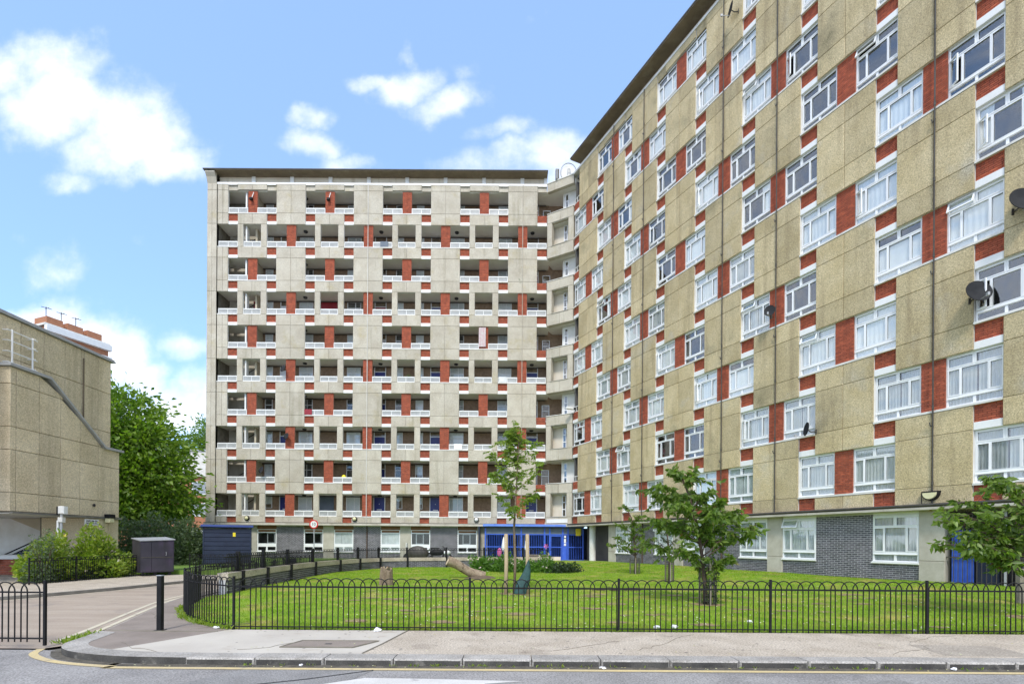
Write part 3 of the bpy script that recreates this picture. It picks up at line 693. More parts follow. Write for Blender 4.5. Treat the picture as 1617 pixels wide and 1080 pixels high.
facade(wing, KW, PW, range(0, 11), 0.0, 1, 'panel_wing', -.745, 33.3, wing_windows, True)
# lead strip: spandrels left of the first panel
for m in range(10):
    za = z0(m, 0)
    if m == 0:
        s = put('brick_spandrel', MB().box(0, .725, .02, .14, 0, za - .07 - CAN_TOP).mesh('spandrel_core', 'mortar_red'), wing, (-.735, .09, CAN_TOP))
        put('bricks', bricks_mesh('bricks', .725, za - .07 - CAN_TOP, 'brick_red'), s, kind='stuff')
    else:
        s = put('brick_spandrel', cached('lead', lambda: MB().box(0, .725, .02, .14, 0, .57).mesh('spandrel_core', 'mortar_red')), wing, (-.735, .09, za - .64))
        put('bricks', cached('leadb', lambda: bricks_mesh('bricks', .725, .57, 'brick_red')), s, kind='stuff')
        put('lintel_band', cached('leadl', lambda: MB().slab(0, .735, -.02, .12, 0, .255).mesh('lintel_band', 'white')), wing, (-.74, .06, za - SPAN))
    if m % 2: # open corner balcony beside this storey: rail on the parapet
        b = MB(); b.box(-.74, 0, .1, .16, za - .07, za - .01); put('sill', b.mesh('sill', 'white_dirty'), wing)
        b = MB(); b.tube([(-.74, .12, za + .33), (-.01, .12, za + .33)], .03, 6); b.tube([(-.4, .12, za - .02), (-.4, .12, za + .33)], .02, 6); put('balcony_rail', b.mesh('balcony_rail', 'white'), wing)
# rooms behind, back and ends
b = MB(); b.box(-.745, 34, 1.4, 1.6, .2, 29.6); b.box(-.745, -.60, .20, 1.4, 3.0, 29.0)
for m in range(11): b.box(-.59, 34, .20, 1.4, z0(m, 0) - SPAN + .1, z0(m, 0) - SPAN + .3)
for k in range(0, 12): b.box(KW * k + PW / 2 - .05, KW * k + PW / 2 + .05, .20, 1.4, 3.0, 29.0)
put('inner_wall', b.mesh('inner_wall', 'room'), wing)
b = MB(); b.box(-.3, 34, 1.6, 9.0, 3.0, 29.9); put('rear_wall', b.mesh('rear_wall', 'concrete'), wing)
# roof
b = MB(); b.box(-.745, 34, -.02, .5, 29.575, 29.72); put('parapet_coping', b.mesh('parapet_coping', 'white_dirty'), wing)
b = MB(); b.box(-.40, 34, .38, .6, 29.73, 30.32); put('parapet_wall', b.mesh('parapet_wall', 'cream'), wing)
b = MB(); b.box(-.47, 34.5, -.49, 9.5, 30.32, 30.38); put('roof', b.mesh('roof', 'soffit'), wing)
b = MB(); b.box(-.50, 34.6, -.52, 9.6, 30.383, 30.47); put('roof_edge', b.mesh('roof_edge', 'roof'), wing)
# canopy over the ground floor with gutter
b = MB(); b.slab(-.8, 34, -.36, .6, CAN_BOT, CAN_BOT + .10, .015); b.box(-.8, 34, -.30, .6, CAN_BOT + .10, CAN_TOP - .012); put('canopy', b.mesh('canopy', 'concrete'), wing)
b = MB(); b.tube([(-.8, -.335, CAN_TOP - .06), (34, -.335, CAN_TOP - .06)], .052, 8); put('gutter', b.mesh('gutter', 'pipe'), wing)
b = MB(); b.box(-.8, 34, -.31, .0, CAN_TOP - .012, CAN_TOP - .002); put('canopy_felt', b.mesh('canopy_felt', 'roof'), wing)
# downpipes
for j in (1, 2, 4, 5, 7, 9):
    xx = j * KW + PW / 2 + .06; b = MB(); b.tube([(xx, -.055, 29.6), (xx, -.055, CAN_TOP)], .025, 8)
    for m in range(0, 10): b.lathe([(.025, -.07), (.036, -.065), (.036, .065), (.025, .07)], 8, (xx, -.055, z0(m, 0) + .1))
    put('downpipe', b.mesh('downpipe', 'pipe'), wing)
    b = MB()
    for m in range(1, 10, 2): b.tube([(xx + .02, -.05, z0(m, 0) - .55 + .02 * m), (xx - .05, -.09, z0(m, 0) - .55), (xx - .08, -.09, z0(m, 0) - .42)], .022, 6)
    put('overflow_pipe', b.mesh('overflow_pipe', 'pipe'), wing)
for j in (2, 4, 9):
    xx = j * KW + PW / 2 + .06; b = MB(); b.tube([(xx, .02, CAN_BOT), (xx, .02, .1)], .04, 8); put('downpipe', b.mesh('downpipe', 'bark_dark'), wing)
# grooves down the middle of the gable panel come from slab joints; ground floor:
GB = .25
def grey_wall(parent, x0, x1, za, zb, y, single=False, holes=()):
    """grey brick wall with its bricks; single: every brick an object"""
    w = put('grey_brick_wall', MB().box(x0, x1, y, y + .25, za, zb).mesh('wall_core', 'mortar_grey'), parent)
    c, ln, gp = .075, .225, .016; n = int((zb - za) / c); b = MB(); cnt = 0
    bmeshes = {}
    for i in range(n):
        x = x0 - (ln / 2 if i % 2 else 0)
        while x < x1 - .02:
            a, e = max(x, x0 + .004), min(x + ln - gp, x1 - .004)
            if e - a > .03:
                if single:
                    key = round(e - a, 2)
                    if key not in bmeshes: bmeshes[key] = MB().slab(0, e - a, -.010, .01, 0, c - gp, .003).mesh('brick', 'brick_grey_single')
                    put('brick', bmeshes[key], w, (a, y + random.uniform(-.002, .002), za + i * c + gp / 2))
                else: b.box(a, e, y - .010 + random.uniform(-.002, .003), y + .01, za + i * c + gp / 2, za + (i + 1) * c - gp / 2, skip='b')
            x += ln
    if not single: put('bricks', b.mesh('bricks', 'brick_grey'), w, kind='stuff')
    return w
M['brick_grey_single'] = mat('brick_grey_single', (.14, .132, .148), (.085, .082, .092), .8, 5, fine=(60, .22), vary=.32)
YG = .10
def gf_window(parent, x, z, style, op=None): return add_window(parent, x, z, True, style, op, y=YG - .02)
gst = {3: (0, 3), 5: (3, 1), 7: (1, None), 9: (0, 1), 1: (0, 0)}
for j in (1, 3, 5, 7, 9):
    c = j * KW + PW / 2
    pr = put('concrete_pillar', MB().slab(c - .38, c + .38, YG - .06, YG + .3, .0, .98).slab(c - .38, c + .38, YG - .06, YG + .3, .99, CAN_BOT).mesh('concrete_pillar', 'concrete'), wing)
    for sd_, xx in ((0, c - .385 - WW), (1, c + .385)):
        if j == 1 and sd_ == 0: continue
        if j == 7 and sd_ == 1: continue
        if j == 9 and sd_ == 0: continue
        gf_window(wing, xx, .90, gst[j][sd_], 'top' if (j, sd_) in ((5, 1), (3, 0)) else None)
        put('window_head', MB().box(xx, xx + WW, YG, YG + .2, .90 + WH, CAN_BOT).mesh('window_head', 'white'), wing)
        put('window_sill', MB().slab(xx - .04, xx + WW + .02, YG - .09, YG + .02, .84, .895).mesh('window_sill', 'white'), wing)
        grey_wall(wing, xx, xx + WW, .0, .84, YG + .01)
for j in (2, 4, 6, 10):
    a = (j - 1) * KW + PW / 2 + .385 + WW; e = (j + 1) * KW + PW / 2 - .385 - WW
    grey_wall(wing, a, e, .0, CAN_BOT, YG, single=False if j != 6 else True)
# gate end: dark passage behind s = 22.8 .. 26.9
c7 = 7 * KW + PW / 2 + .38; c9 = 9 * KW + PW / 2 - .38
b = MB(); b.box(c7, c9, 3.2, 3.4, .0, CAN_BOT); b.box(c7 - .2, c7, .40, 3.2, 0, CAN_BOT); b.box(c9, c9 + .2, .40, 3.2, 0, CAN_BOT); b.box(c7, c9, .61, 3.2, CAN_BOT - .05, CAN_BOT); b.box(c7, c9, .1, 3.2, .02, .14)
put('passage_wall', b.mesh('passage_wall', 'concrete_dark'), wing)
# undercroft near the corner
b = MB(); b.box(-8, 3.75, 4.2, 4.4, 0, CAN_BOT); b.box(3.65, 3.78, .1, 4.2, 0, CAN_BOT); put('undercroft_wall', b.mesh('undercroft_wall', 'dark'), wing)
b = MB(); b.box(2.55, 2.95, 1.2, 1.26, .15, CAN_BOT); b.box(1.9, 2.35, 1.6, 1.66, .15, CAN_BOT); put('service_door', b.mesh('service_door', 'navy'), wing)
put('round_column', MB().lathe([(.24, .05), (.24, CAN_BOT)], 20, (1.50, .35, 0)).mesh('round_column', 'white_dirty', smooth=True), wing)

# blue barred gate in the passage (thing of its own)
gate2 = empty('barred_gate', (0, 0, 0), 'black barred gate with two blue panels in the passage at the right', 'gate'); gate2.matrix_world = wing.matrix_world.copy() if False else Matrix.Translation((WX, WY, 0)) @ Matrix.Rotation(-(math.pi / 2 - ANG), 4, 'Z')
put('gate_panel', MB().slab(c7 + .12, c7 + .72, .22, .26, .16, 2.05).mesh('gate_panel', 'blue'), gate2)
put('gate_panel', MB().slab(c7 + 1.95, c7 + 2.75, .22, .26, .16, 1.75).mesh('gate_panel', 'blue'), gate2)
put('inner_door', MB().slab(c7 + .74, c7 + 1.35, .30, .34, .16, 2.0).mesh('inner_door', 'navy'), gate2)
bar = MB().tube([(0, 0, .14), (0, 0, CAN_BOT - .02)], .012, 6).mesh('bar', 'pipe')
x = c7 + .08
while x < c9: put('bar', bar, gate2, (x, .16, 0)); x += .125
put('gate_rail', MB().box(c7, c9, .14, .18, 1.12, 1.16).mesh('gate_rail', 'pipe'), gate2); put('gate_post', MB().box(c7 + 1.52, c7 + 1.58, .13, .19, .14, CAN_BOT).mesh('gate_post', 'metal_grey'), gate2)
put('gate_rail', MB().box(c7, c9, .14, .18, .18, .22).mesh('gate_rail', 'pipe'), gate2)

# ------------------------------------------------------------------ GALLERY BLOCK (left)
BX, BY = -21.70, 39.44
block = empty('apartment_block', (BX, BY, 0), 'pale ten storey flats with open access galleries between concrete panels', 'apartment building')
KB, PB, ZO = 3.035, 2.29, -.08
GAPB = KB - PB
brail = {}
def balustrade(w_):
    def mk():
        b = MB(); b.slab(0, w_, -.03, .03, .33, .43, .01); b.box(0, w_, -.02, .02, 0, .05)
        n = max(1, round(w_ / .72))
        for i in range(n + 1):
            xx = min(max(w_ * i / n - .02, 0), w_ - .04); b.box(xx, xx + .04, -.02, .02, .05, .33)
        g_ = MB().box(.02, w_ - .02, -.004, .004, .05, .33)
        return b.mesh('balustrade', 'white'), g_.mesh('balustrade_glass', 'glass_wired')
    return cached(('bal', round(w_, 2)), mk)
def add_bal(root, xa, xb, za):
    a, g_ = balustrade(xb - xa); o = put('balustrade', a, root, (xa, .08, za)); put('glass_panel', g_, o)
def block_open(root, m, k, ga, pa, pb, gb, za, zb):
    xa = max(ga, -1.59); xb = min(gb, 24.28)
    if pa - xa > .2: add_bal(root, xa + .01, pa - .01, za)
    if xb - pb > .2: add_bal(root, pb + .01, xb - .01, za)
facade(block, KB, PB, range(-1, 8), ZO, 1, 'panel_block', -1.59, 24.28, block_open, False)
for m in range(0, 10, 2):
    for k in (0, 2, 4, 6): add_bal(block, KB * k + .45, KB * k + 1.82, z0(m, ZO))
# gallery decks, ceilings, back wall
for m in range(0, 11):
    zf = z0(m, ZO) - SPAN
    if m == 0: zf = CAN_TOP - .10
    hi_ = .16 if m else .25
    put('gallery_deck', MB().box(-1.59, 24.5, .17, 1.62, zf + .012, zf + hi_ + .012).mesh('gallery_deck', 'ceiling'), block)
b = MB(); b.box(1.25, 26.1, 1.62, 1.8, CAN_TOP, 29.6); put('gallery_wall', b.mesh('gallery_wall', 'brick_brown'), block)
b = MB(); b.box(-1.59, 1.25, 2.3, 2.5, CAN_TOP, 29.6); b.box(1.10, 1.25, .62, 2.3, CAN_TOP, 29.6); put('stair_wall', b.mesh('stair_wall', 'beige'), block)
for m in range(10):
    za = z0(m, ZO); b = MB(); b.box(.50, .62, .25, .62, za - .70, za + OPEN - .02); put('stair_jamb', cached(('jamb', m), lambda: b.mesh('stair_jamb', 'white')), block)
    zf = za - SPAN + .17
    b = MB(); b.prism([(-1.4, 1.3), (-1.4, 2.28), (.9, 2.28), (.9, 1.3)], 0, .02)
    # flight soffit and handrail
    fl = MB()
    pts = [(-1.3, zf + .1), (.95, zf + 1.75), (.95, zf + 1.55), (-1.3, zf - .0)]
    n = len(fl.v); fl.v += [(p[0], 1.5, p[1]) for p in pts] + [(p[0], 2.28, p[1]) for p in pts]
    for q in ((0, 1, 2, 3), (7, 6, 5, 4), (0, 4, 5, 1), (1, 5, 6, 2), (2, 6, 7, 3), (3, 7, 4, 0)): fl.f.append(list(q)); fl.m.append(0)
    put('stair_flight', fl.mesh('stair_flight', 'cream'), block)
    hr = MB(); hr.tube([(-1.3, 1.45, zf + .95), (.95, 1.45, zf + 2.3)], .03, 6)
    put('stair_rail', hr.mesh('stair_rail', 'black'), block)
# doors and windows on the gallery: x positions (metres from block origin), storey pattern
def px2x(px): return ((px + .0065 * (700 - 540)) - 808.5) / 793.3445 * 41.06 - BX
def gwin(w_, h_, cols, trans=.42):
    b = MB(); holes = []
    n = len(cols); x = .05; tot = sum(cols); av = w_ - .05 * (n + 1)
    for c in cols:
        e = x + av * c / tot
        if trans: holes.append((x, e, h_ - .05 - trans, h_ - .05)); holes.append((x, e, .05, h_ - .10 - trans))
        else: holes.append((x, e, .05, h_ - .05))
        x = e + .05
    frame_boxes(b, w_, h_, holes, 0, .07)
    g_ = MB()
    for h in holes: g_.box(h[0], h[1], .03, .038, h[2], h[3])
    return b.mesh('window_frame', 'upvc'), g_.mesh('pane', 'glass_plain'), [MB().box(h[0] - .005, h[1] + .005, .03, .038, h[2] - .005, h[3] + .005).mesh('pane', 'glass_plain') for h in holes]
GW_S = gwin(.62, 1.35, [1]); GW_L = gwin(1.12, 2.35, [1.6, 1]); GW_M = gwin(1.45, 1.45, [1.4, 1], .0)
def door_mesh(mname):
    b = MB(); b.box(0, .06, 0, .08, 0, 2.5); b.box(.90, .96, 0, .08, 0, 2.5); b.box(.06, .90, 0, .08, 2.44, 2.5); b.box(.06, .90, 0, .08, 1.98, 2.04)
    d = MB(); d.slab(.06, .90, .025, .06, 0, 1.98, .01); d.mi = 1; d.box(.28, .68, .015, .027, .95, 1.02); d.sphere((.48, .02, 1.45), .03, 6, 4)
    return b.mesh('door_frame', 'upvc'), d.mesh('door_leaf', mname, 'white'), MB().box(.06, .90, .03, .04, 2.04, 2.44).mesh('pane', 'glass_plain')
DOORS = {c: door_mesh('door_' + c) for c in ('blue', 'red', 'white')}
gr = random.Random(11)
DPX = (440, 588.5, 677, 828); SPX = (416.5, 622, 654); LPX = (470, 545.5, 708, 783)
CW = [cached(('gc', i), lambda i=i: curtain_mesh([(.08, 1.0)], 2.2, .1, ('curtain', 'curtain_grey')[i], .02, .12)) for i in (0, 1)]
for m in range(10):
    fl = z0(m, ZO) - SPAN + .185 if m else CAN_TOP + .165
    for i, p in enumerate(DPX):
        col = 'blue' if m <= 3 or (m == 4 and i % 2) else ('red' if m in (6, 8) and i == 1 or m in (5, 9) and i == 3 or m == 7 and i == 3 else gr.choice(['white', 'blue', 'white', 'white']))
        d = DOORS[col]; o = put('flat_door', d[0], block, (px2x(p), 1.545, fl)); put('door_leaf', d[1], o); put('pane', d[2], o)
    for p in SPX:
        o = put('gallery_window', GW_S[0], block, (px2x(p), 1.55, fl + 1.05)); put('pane', GW_S[2][0], o); put('pane', GW_S[2][1], o)
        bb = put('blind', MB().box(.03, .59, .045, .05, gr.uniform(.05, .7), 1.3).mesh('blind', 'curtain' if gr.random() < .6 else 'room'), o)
    for p in LPX:
        o = put('gallery_window', GW_L[0], block, (px2x(p), 1.55, fl + .05))
        for q in GW_L[2]: put('pane', q, o)
        r = gr.random() * .85
        bb = MB().box(.03, 1.09, .045, .05, .05, 2.3).mesh('blind', 'curtain' if r < .45 else ('curtain_grey' if r < .75 else 'room')); put('blind', bb, o)
    if m % 2 == 0:
        if m in (0,): put('boarded_window', MB().slab(px2x(500), px2x(526), 1.56, 1.62, fl + .3, fl + 2.4).mesh('boarded_window', 'board'), block)
        if m == 6: put('red_board', MB().slab(px2x(499), px2x(530), 1.56, 1.62, fl, fl + 2.4).mesh('red_board', 'door_red'), block); put('red_board', MB().slab(px2x(398), px2x(412), 1.50, 1.545, fl, fl + 2.4).mesh('red_board', 'door_red'), block)
# gallery ceiling lamps and pipes
gl_mesh = MB().lathe([(.0, -.10), (.14, -.09), (.17, -.02), (.17, 0)], 12).mesh('ceiling_lamp', 'dark')
for m in range(10):
    zc = z0(m, ZO) + OPEN
    for k in (1, 3, 5, 7): put('ceiling_lamp', gl_mesh, block, (KB * k + PB / 2 + .8, .9, zc))
    put('ceiling_conduit', cached('cond', lambda: MB().tube([(1.3, 1.5, -.08), (24.3, 1.5, -.08)], .035, 6).mesh('ceiling_conduit', 'pipe')), block, (0, 0, zc))
for j in (3, 7):
    xx = j * KB + PB / 2; put('downpipe', MB().tube([(xx, -.035, 29.5), (xx, -.035, CAN_TOP)], .026, 6).mesh('downpipe', 'white_dirty' if j == 3 else 'concrete'), block)
# end pier
for m in range(-1, 11):
    za = max(z0(m, ZO) - SPAN, .0); zb = min(z0(m + 1, ZO) - SPAN, 30.2) if m >= 0 else 3.59 - SPAN + ZO
    if m == -1: za = 0.0
    for xa, w_ in ((-2.37, .37), (-1.99, .36)):
        put('slab', MB().slab(0, w_, 0, .3, 0, zb - za - .014, .012).mesh('slab', 'panel_block'), block, (xa, -.04, za + .007))
b = MB(); b.box(-2.36, -1.63, .02, 9.5, 0, 30.25); put('end_wall', b.mesh('end_wall', 'joint'), block)
b = MB(); b.box(-1.62, 24.3, 1.85, 9.5, 3.0, 29.6); b.box(22.2, 23, 2.5, 9, 0.1, 3.0); put('rear_wall', b.mesh('rear_wall', 'concrete'), block)
b = MB(); b.box(-1.62, 24.28, -.01, .5, 29.575 + ZO, 29.72 + ZO)
for k in range(-1, 8): b.box(KB * k + PB + .02 if k >= 0 else -.72, KB * k + PB + GAPB - .02 if k >= 0 else -.02, -.03, -.005, 29.50 + ZO, 29.66 + ZO)
put('parapet_coping', b.mesh('parapet_coping', 'white'), block)
b = MB(); b.box(-1.62, 24.28, .38, .6, 29.73 + ZO, 30.30); put('parapet_wall', b.mesh('parapet_wall', 'cream'), block)
for k in range(0, 8): put('parapet_pier', cached('pp', lambda: MB().slab(0, .30, 0, .12, 29.73 + ZO, 30.29).mesh('parapet_pier', 'white')), block, (KB * k + PB / 2 - .2 + .0, .25, 0))
put('parapet_pier', MB().slab(0, .22, 0, .12, 29.73 + ZO, 30.29).mesh('parapet_pier', 'white'), block, (24.05, .25, 0))
b = MB(); b.box(-1.62, 24.28, -.42, 9.8, 30.30, 30.345); put('roof', b.mesh('roof', 'soffit'), block)
b = MB(); b.box(-2.50, 24.32, -.46, 9.9, 30.348, 30.42); put('roof_edge', b.mesh('roof_edge', 'roof'), block)
# pier head: rises to the eaves with a cut corner
b = MB(); b.v += [(x_, y_, z_) for x_ in (-2.37, -1.63) for (y_, z_) in ((-.045, 29.55), (.05, 29.55), (.05, 30.29), (-.38, 30.29), (-.38, 30.20), (-.20, 29.95))]; b.f += [[5, 4, 3, 2, 1, 0], [6, 7, 8, 9, 10, 11]] + [[q, (q + 1) % 6, (q + 1) % 6 + 6, q + 6] for q in range(6)]; b.m += [0] * 8; put('pier_head', b.mesh('pier_head', 'panel_block'), block)
# ground floor of the block
b = MB(); b.slab(-2.4, 24.4, -.30, .5, CAN_BOT, CAN_BOT + .11, .015); b.box(-2.4, 24.4, -.22, .5, CAN_BOT + .11, CAN_TOP - .01); put('canopy', b.mesh('canopy', 'concrete'), block)
put('canopy_felt', MB().box(-2.4, 24.4, -.25, 0, CAN_TOP - .01, CAN_TOP - .002).mesh('canopy_felt', 'roof'), block)
YB = .25
GPAN = [(.07, 1.455, .62, 1.46), (.07, .70, .07, .36), (.82, 1.455, .07, .36)]
GFR = MB(); frame_boxes(GFR, WW, WH, GPAN + [(.07, 1.455, 1.53, 1.70)], 0, .06); GFR = GFR.mesh('window_frame', 'upvc')
GINN = MB(); frame_boxes(GINN, .62, .84, [(.07, .55, .07, .77)], .05, .08); GINN = GINN.mesh('casement', 'metal_grey')
GPN = [MB().box(h[0] - .005, h[1] + .005, .02, .027, h[2] - .005, h[3] + .005).mesh('pane', 'glass_plain') for h in GPAN]
def gf_block_window(x, z, i):
    w = put('window', GFR, block, (x, YB, z))
    for q in GPN: put('pane', q, w)
    put('head_board', MB().box(.07, 1.455, .02, .03, 1.53, 1.70).mesh('head_board', 'board_brown'), w)
    put('casement', GINN, w, ((.38, .75, .5)[i % 3], .03, .62))
    if i % 3 == 2: put('curtain', CURT[1], w)
for k in (0, 2, 4, 6):
    c = KB * k + PB / 2; put('concrete_pillar', MB().slab(c - .42, c + .42, YB - .05, YB + .3, .0, CAN_BOT).mesh('concrete_pillar', 'concrete'), block)
    for sd_, xx in ((0, c - .425 - WW), (1, c + .425)):
        if k == 6 and sd_ == 1 or xx < -1.6: continue
        gf_block_window(xx, .72, k // 2 + sd_)
        put('window_head', MB().box(xx, xx + WW, YB + .02, YB + .2, .72 + WH, CAN_BOT).mesh('window_head', 'board_brown'), block)
        put('window_sill', MB().slab(xx - .04, xx + WW + .02, YB - .09, YB + .02, .66, .715).mesh('window_sill', 'white'), block)
        grey_wall(block, xx, xx + WW, .0, .66, YB + .01)
for k in (1, 3, 5):
    a = KB * (k - 1) + PB / 2 + .425 + WW; e = KB * (k + 1) + PB / 2 - .425 - WW; grey_wall(block, a, e, .0, CAN_BOT, YB)
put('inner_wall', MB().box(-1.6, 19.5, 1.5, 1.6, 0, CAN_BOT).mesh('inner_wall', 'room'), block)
put('downpipe', MB().tube([(3 * KB + PB / 2, YB - .05, CAN_BOT), (3 * KB + PB / 2, YB - .05, .2)], .05, 8).mesh('downpipe', 'bark_dark'), block)
put('wall_notice', MB().slab(.45, .68, -.0, .02, 0, .34, .004).mesh('wall_notice', 'white'), block, (.28, YB - .09, 2.05))

# ------------------------------------------------------------------ CORNER between block and wing (part of the block)
FA = math.atan2(38.32 - 39.44, 4.53 - 2.60); FLN = 2.235
fo = Vector((2.60 - BX, 0, 0))
def fput(name, me, parent=None, loc=(0, 0, 0), **k):
    p = Vector(loc); q = Vector((p.x * math.cos(FA) - p.y * math.sin(FA), p.x * math.sin(FA) + p.y * math.cos(FA), p.z)) + fo
    return put(name, me, block, q, rz=FA, **k)
ZC = -.04
for m in range(0, 10):
    za = z0(m, ZC); zb = za + OPEN
    if m % 2 == 0:
        lo = max(za - SPAN, CAN_TOP); hi = za - SPAN + 3.4585 - .02
        b = MB(); xa, xb = .42, 1.80
        b.box(0, FLN, .05, .40, lo, za + .02); b.box(0, FLN, .05, .40, zb + .05, hi); b.box(0, xa, .05, .40, za + .02, zb + .05); b.box(xb, FLN, .05, .40, za + .02, zb + .05)
        p = fput('corner_panel', b.mesh('corner_panel', 'panel_block'))
        for (sx0, sx1, sz0, sz1) in ((0, FLN / 2, lo, za - .02), (FLN / 2, FLN, lo, za - .02), (0, FLN / 2, zb + .09, hi), (FLN / 2, FLN, zb + .09, hi), (0, xa, za - .02, zb + .09), (xb, FLN, za - .02, zb + .09)):
            s = put('slab', MB().slab(sx0 + .006, sx1 - .006, 0, .05, sz0 + .007, sz1 - .007).mesh('slab', 'panel_block'), p)
        fput('reveal_wall', MB().box(.0, 1.16, .75, .85, za - .4, zb + .3).box(1.40, 2.3, .75, .85, za - .4, zb + .3).box(1.16, 1.40, .75, .85, za - .4, za + .02).box(1.16, 1.40, .75, .85, zb - .05, zb + .3).mesh('reveal_wall', 'cream'))
        w_ = fput('stair_window', cached('sw', lambda: (lambda bb: (frame_boxes(bb, .30, 1.70, [(.05, .25, .06, .55), (.05, .25, .62, 1.10), (.05, .25, 1.17, 1.64)], 0, .06), bb.mesh('stair_window', 'upvc'))[1])(MB())), loc=(1.13, .70, za + .02))
        put('pane', cached('swp', lambda: MB().box(.04, .26, .03, .035, .05, 1.65).mesh('pane', 'glass')), w_)
        fput('reveal_sill', MB().slab(xa - .06, xb + .06, -.04, .4, za - .03, za + .02).mesh('reveal_sill', 'concrete'))
    else:
        b = MB(); b.box(-.02, FLN + .05, .02, .30, za - SPAN + 3.4585 - 5.28 + .0, za - .03) if False else None
        fput('parapet_cap', MB().slab(-.02, FLN + .03, -.02, .30, za - .075, za - .02).mesh('parapet_cap', 'white_dirty'))
        fput('balcony_rail', MB().tube([(-.0, .1, za + .36), (FLN - .2, .1, za + .36)], .03, 6).tube([(.9, .1, za - .02), (.9, .1, za + .36)], .018, 6).mesh('balcony_rail', 'white')) if m > 20 else None
        fput('balcony_wall', MB().box(1.0, 1.10, .9, 3.2, za - .8, zb).box(1.0, 1.22, .8, .9, za - .8, zb).box(1.46, 3.3, .8, .9, za - .8, zb).box(1.22, 1.46, .8, .9, za - .8, za - .1).box(1.22, 1.46, .8, .9, zb - .2, zb).mesh('balcony_wall', 'white_dirty'))
        w_ = fput('stair_window', _pm['sw'] if 'sw' in _pm else None, loc=(1.19, .78, za - .12)); put('pane', _pm['swp'], w_)
        # a window in the dark gallery wall
        o = put('gallery_window', GW_S[0], block, (fo.x - .25, 1.50, za - .1)); put('pane', GW_S[1], o)
    # deck
    zf = za - SPAN if m else CAN_TOP - .1
    fput('balcony_deck', MB().prism([(-.3, .31), (FLN + .75, .31), (FLN + .75, 3.4), (-.3, 3.4)], zf + .015, zf + .20).mesh('balcony_deck', 'ceiling'))
fput('parapet', MB().box(0, FLN, 0, .3, 28.99, 29.62).mesh('parapet', 'panel_block')); fput('parapet_cap', MB().box(-.05, FLN + .3, -.04, .4, 29.62, 29.70).mesh('parapet_cap', 'white_dirty'))
fput('parapet', MB().box(FLN + .01, FLN + .8, .30, .4, 28.99, 29.60).mesh('parapet', 'panel_block'))
fput('balcony_deck', MB().prism([(-.6, .31), (FLN + .75, .31), (FLN + .75, 3.4), (-.6, 3.4)], 28.99, 29.15).mesh('balcony_deck', 'ceiling'))
fput('balcony_back', MB().box(-.2, 4.2, 3.3, 3.5, 2.9, 29.6).mesh('balcony_back', 'brick_brown'))
fput('canopy', MB().slab(-.4, FLN + .6, -.26, .5, CAN_BOT + .004, CAN_TOP - .006).mesh('canopy', 'concrete'))
# name board over the entrance
nb = empty('name_board', (3.0, 39.0, 0), 'long white name board above the blue entrance gate', 'sign')
nb.location = (2.72, 39.33, 3.06); nb.rotation_euler = (0, 0, FA)
put('board', MB().slab(0, 1.78, -.06, -.03, 0, .30, .006).mesh('board', 'white'), nb)
# roof-access ring and hatch above the corner
rl = empty('roof_ladder_hoop', (4.2, 39.0, 29.7), 'white round hoop guard with rails on the corner roof', 'ladder guard')
put('hoop', MB().tube([(.62 * math.cos(a), .0, .55 + .72 * math.sin(a)) for a in np.linspace(0, 2 * math.pi, 24)], .035, 6).mesh('hoop', 'metal_grey'), rl)
put('back_plate', MB().lathe([(0, 0), (.56, 0), (.58, .03), (0, .03)], 20, (0, .10, .55), 'y').mesh('back_plate', 'white_dirty'), rl)
put('rail', MB().tube([(-.9, -.1, -.02), (-.9, -.1, .75)], .05, 6).tube([(-.1, -.08, .15), (-.05, -.08, .75), (.1, -.08, .75), (.15, -.08, .15)], .03, 6).mesh('rail', 'metal_grey'), rl)
put('cabinet', MB().slab(-1.0, -.72, -.05, .2, -.02, .8).mesh('cabinet', 'pipe'), rl)

# blue entrance gate
gate = empty('entrance_gate', (-2.10, 38.65, .1), 'wide blue steel entrance gate with vertical bars and blue roof edge', 'gate')
GH, GWD = 2.66, 7.62
b = MB(); b.slab(-.12, GWD + .02, -.38, .05, GH - .02, GH + .16, .03); put('fascia', b.mesh('fascia', 'blue_pale'), gate)
put('roof_underside', MB().box(-.1, GWD, -.3, .6, GH - .06, GH - .025).mesh('roof_underside', 'navy'), gate)
posts = [0.0, 2.75, 4.55, 4.95, 5.95, 6.35, 7.50]
gp = MB().box(0, .11, -.03, .08, -.1, GH - .06).mesh('gate_post', 'blue')
for p in posts: put('gate_post', gp, gate, (p, 0, 0))
gb_ = MB().tube([(0, 0, 0), (0, 0, 2.02)], .017, 6).mesh('bar', 'blue'); x = .22
while x < 7.5:
    if not 5.0 < x < 6.0: put('bar', gb_, gate, (x, .03, .05))
    x += .135
for zz in (2.02, 1.06, .05): put('gate_rail', MB().box(.11, 7.5, -.0, .06, zz, zz + .075).mesh('gate_rail', 'blue'), gate)
gd = put('gate_door', MB().box(5.07, 5.13, -.01, .05, .03, 2.0).box(5.85, 5.92, -.01, .05, .03, 2.0).box(5.13, 5.85, -.01, .05, 1.92, 2.0).box(5.13, 5.85, -.01, .05, 0.03, .36).mesh('gate_door', 'blue'), gate)
for i in range(4): put('bar', MB().tube([(5.26 + .15 * i, .02, .36), (5.26 + .15 * i, .02, 1.92)], .014, 6).mesh('bar', 'blue'), gd)
put('kick_plate', MB().box(5.13, 5.85, -.03, -.012, .03, .36).mesh('kick_plate', 'cream'), gate)
ep = put('entry_panel', MB().slab(6.0, 6.32, -.06, -.03, .1, 1.5).mesh('entry_panel', 'blue'), gate)
put('intercom', MB().slab(6.09, 6.25, -.09, -.06, 1.2, 1.38).slab(6.09, 6.25, -.09, -.06, 1.42, 1.74).slab(6.10, 6.25, -.09, -.06, 1.80, 1.98).mesh('intercom', 'white'), ep)
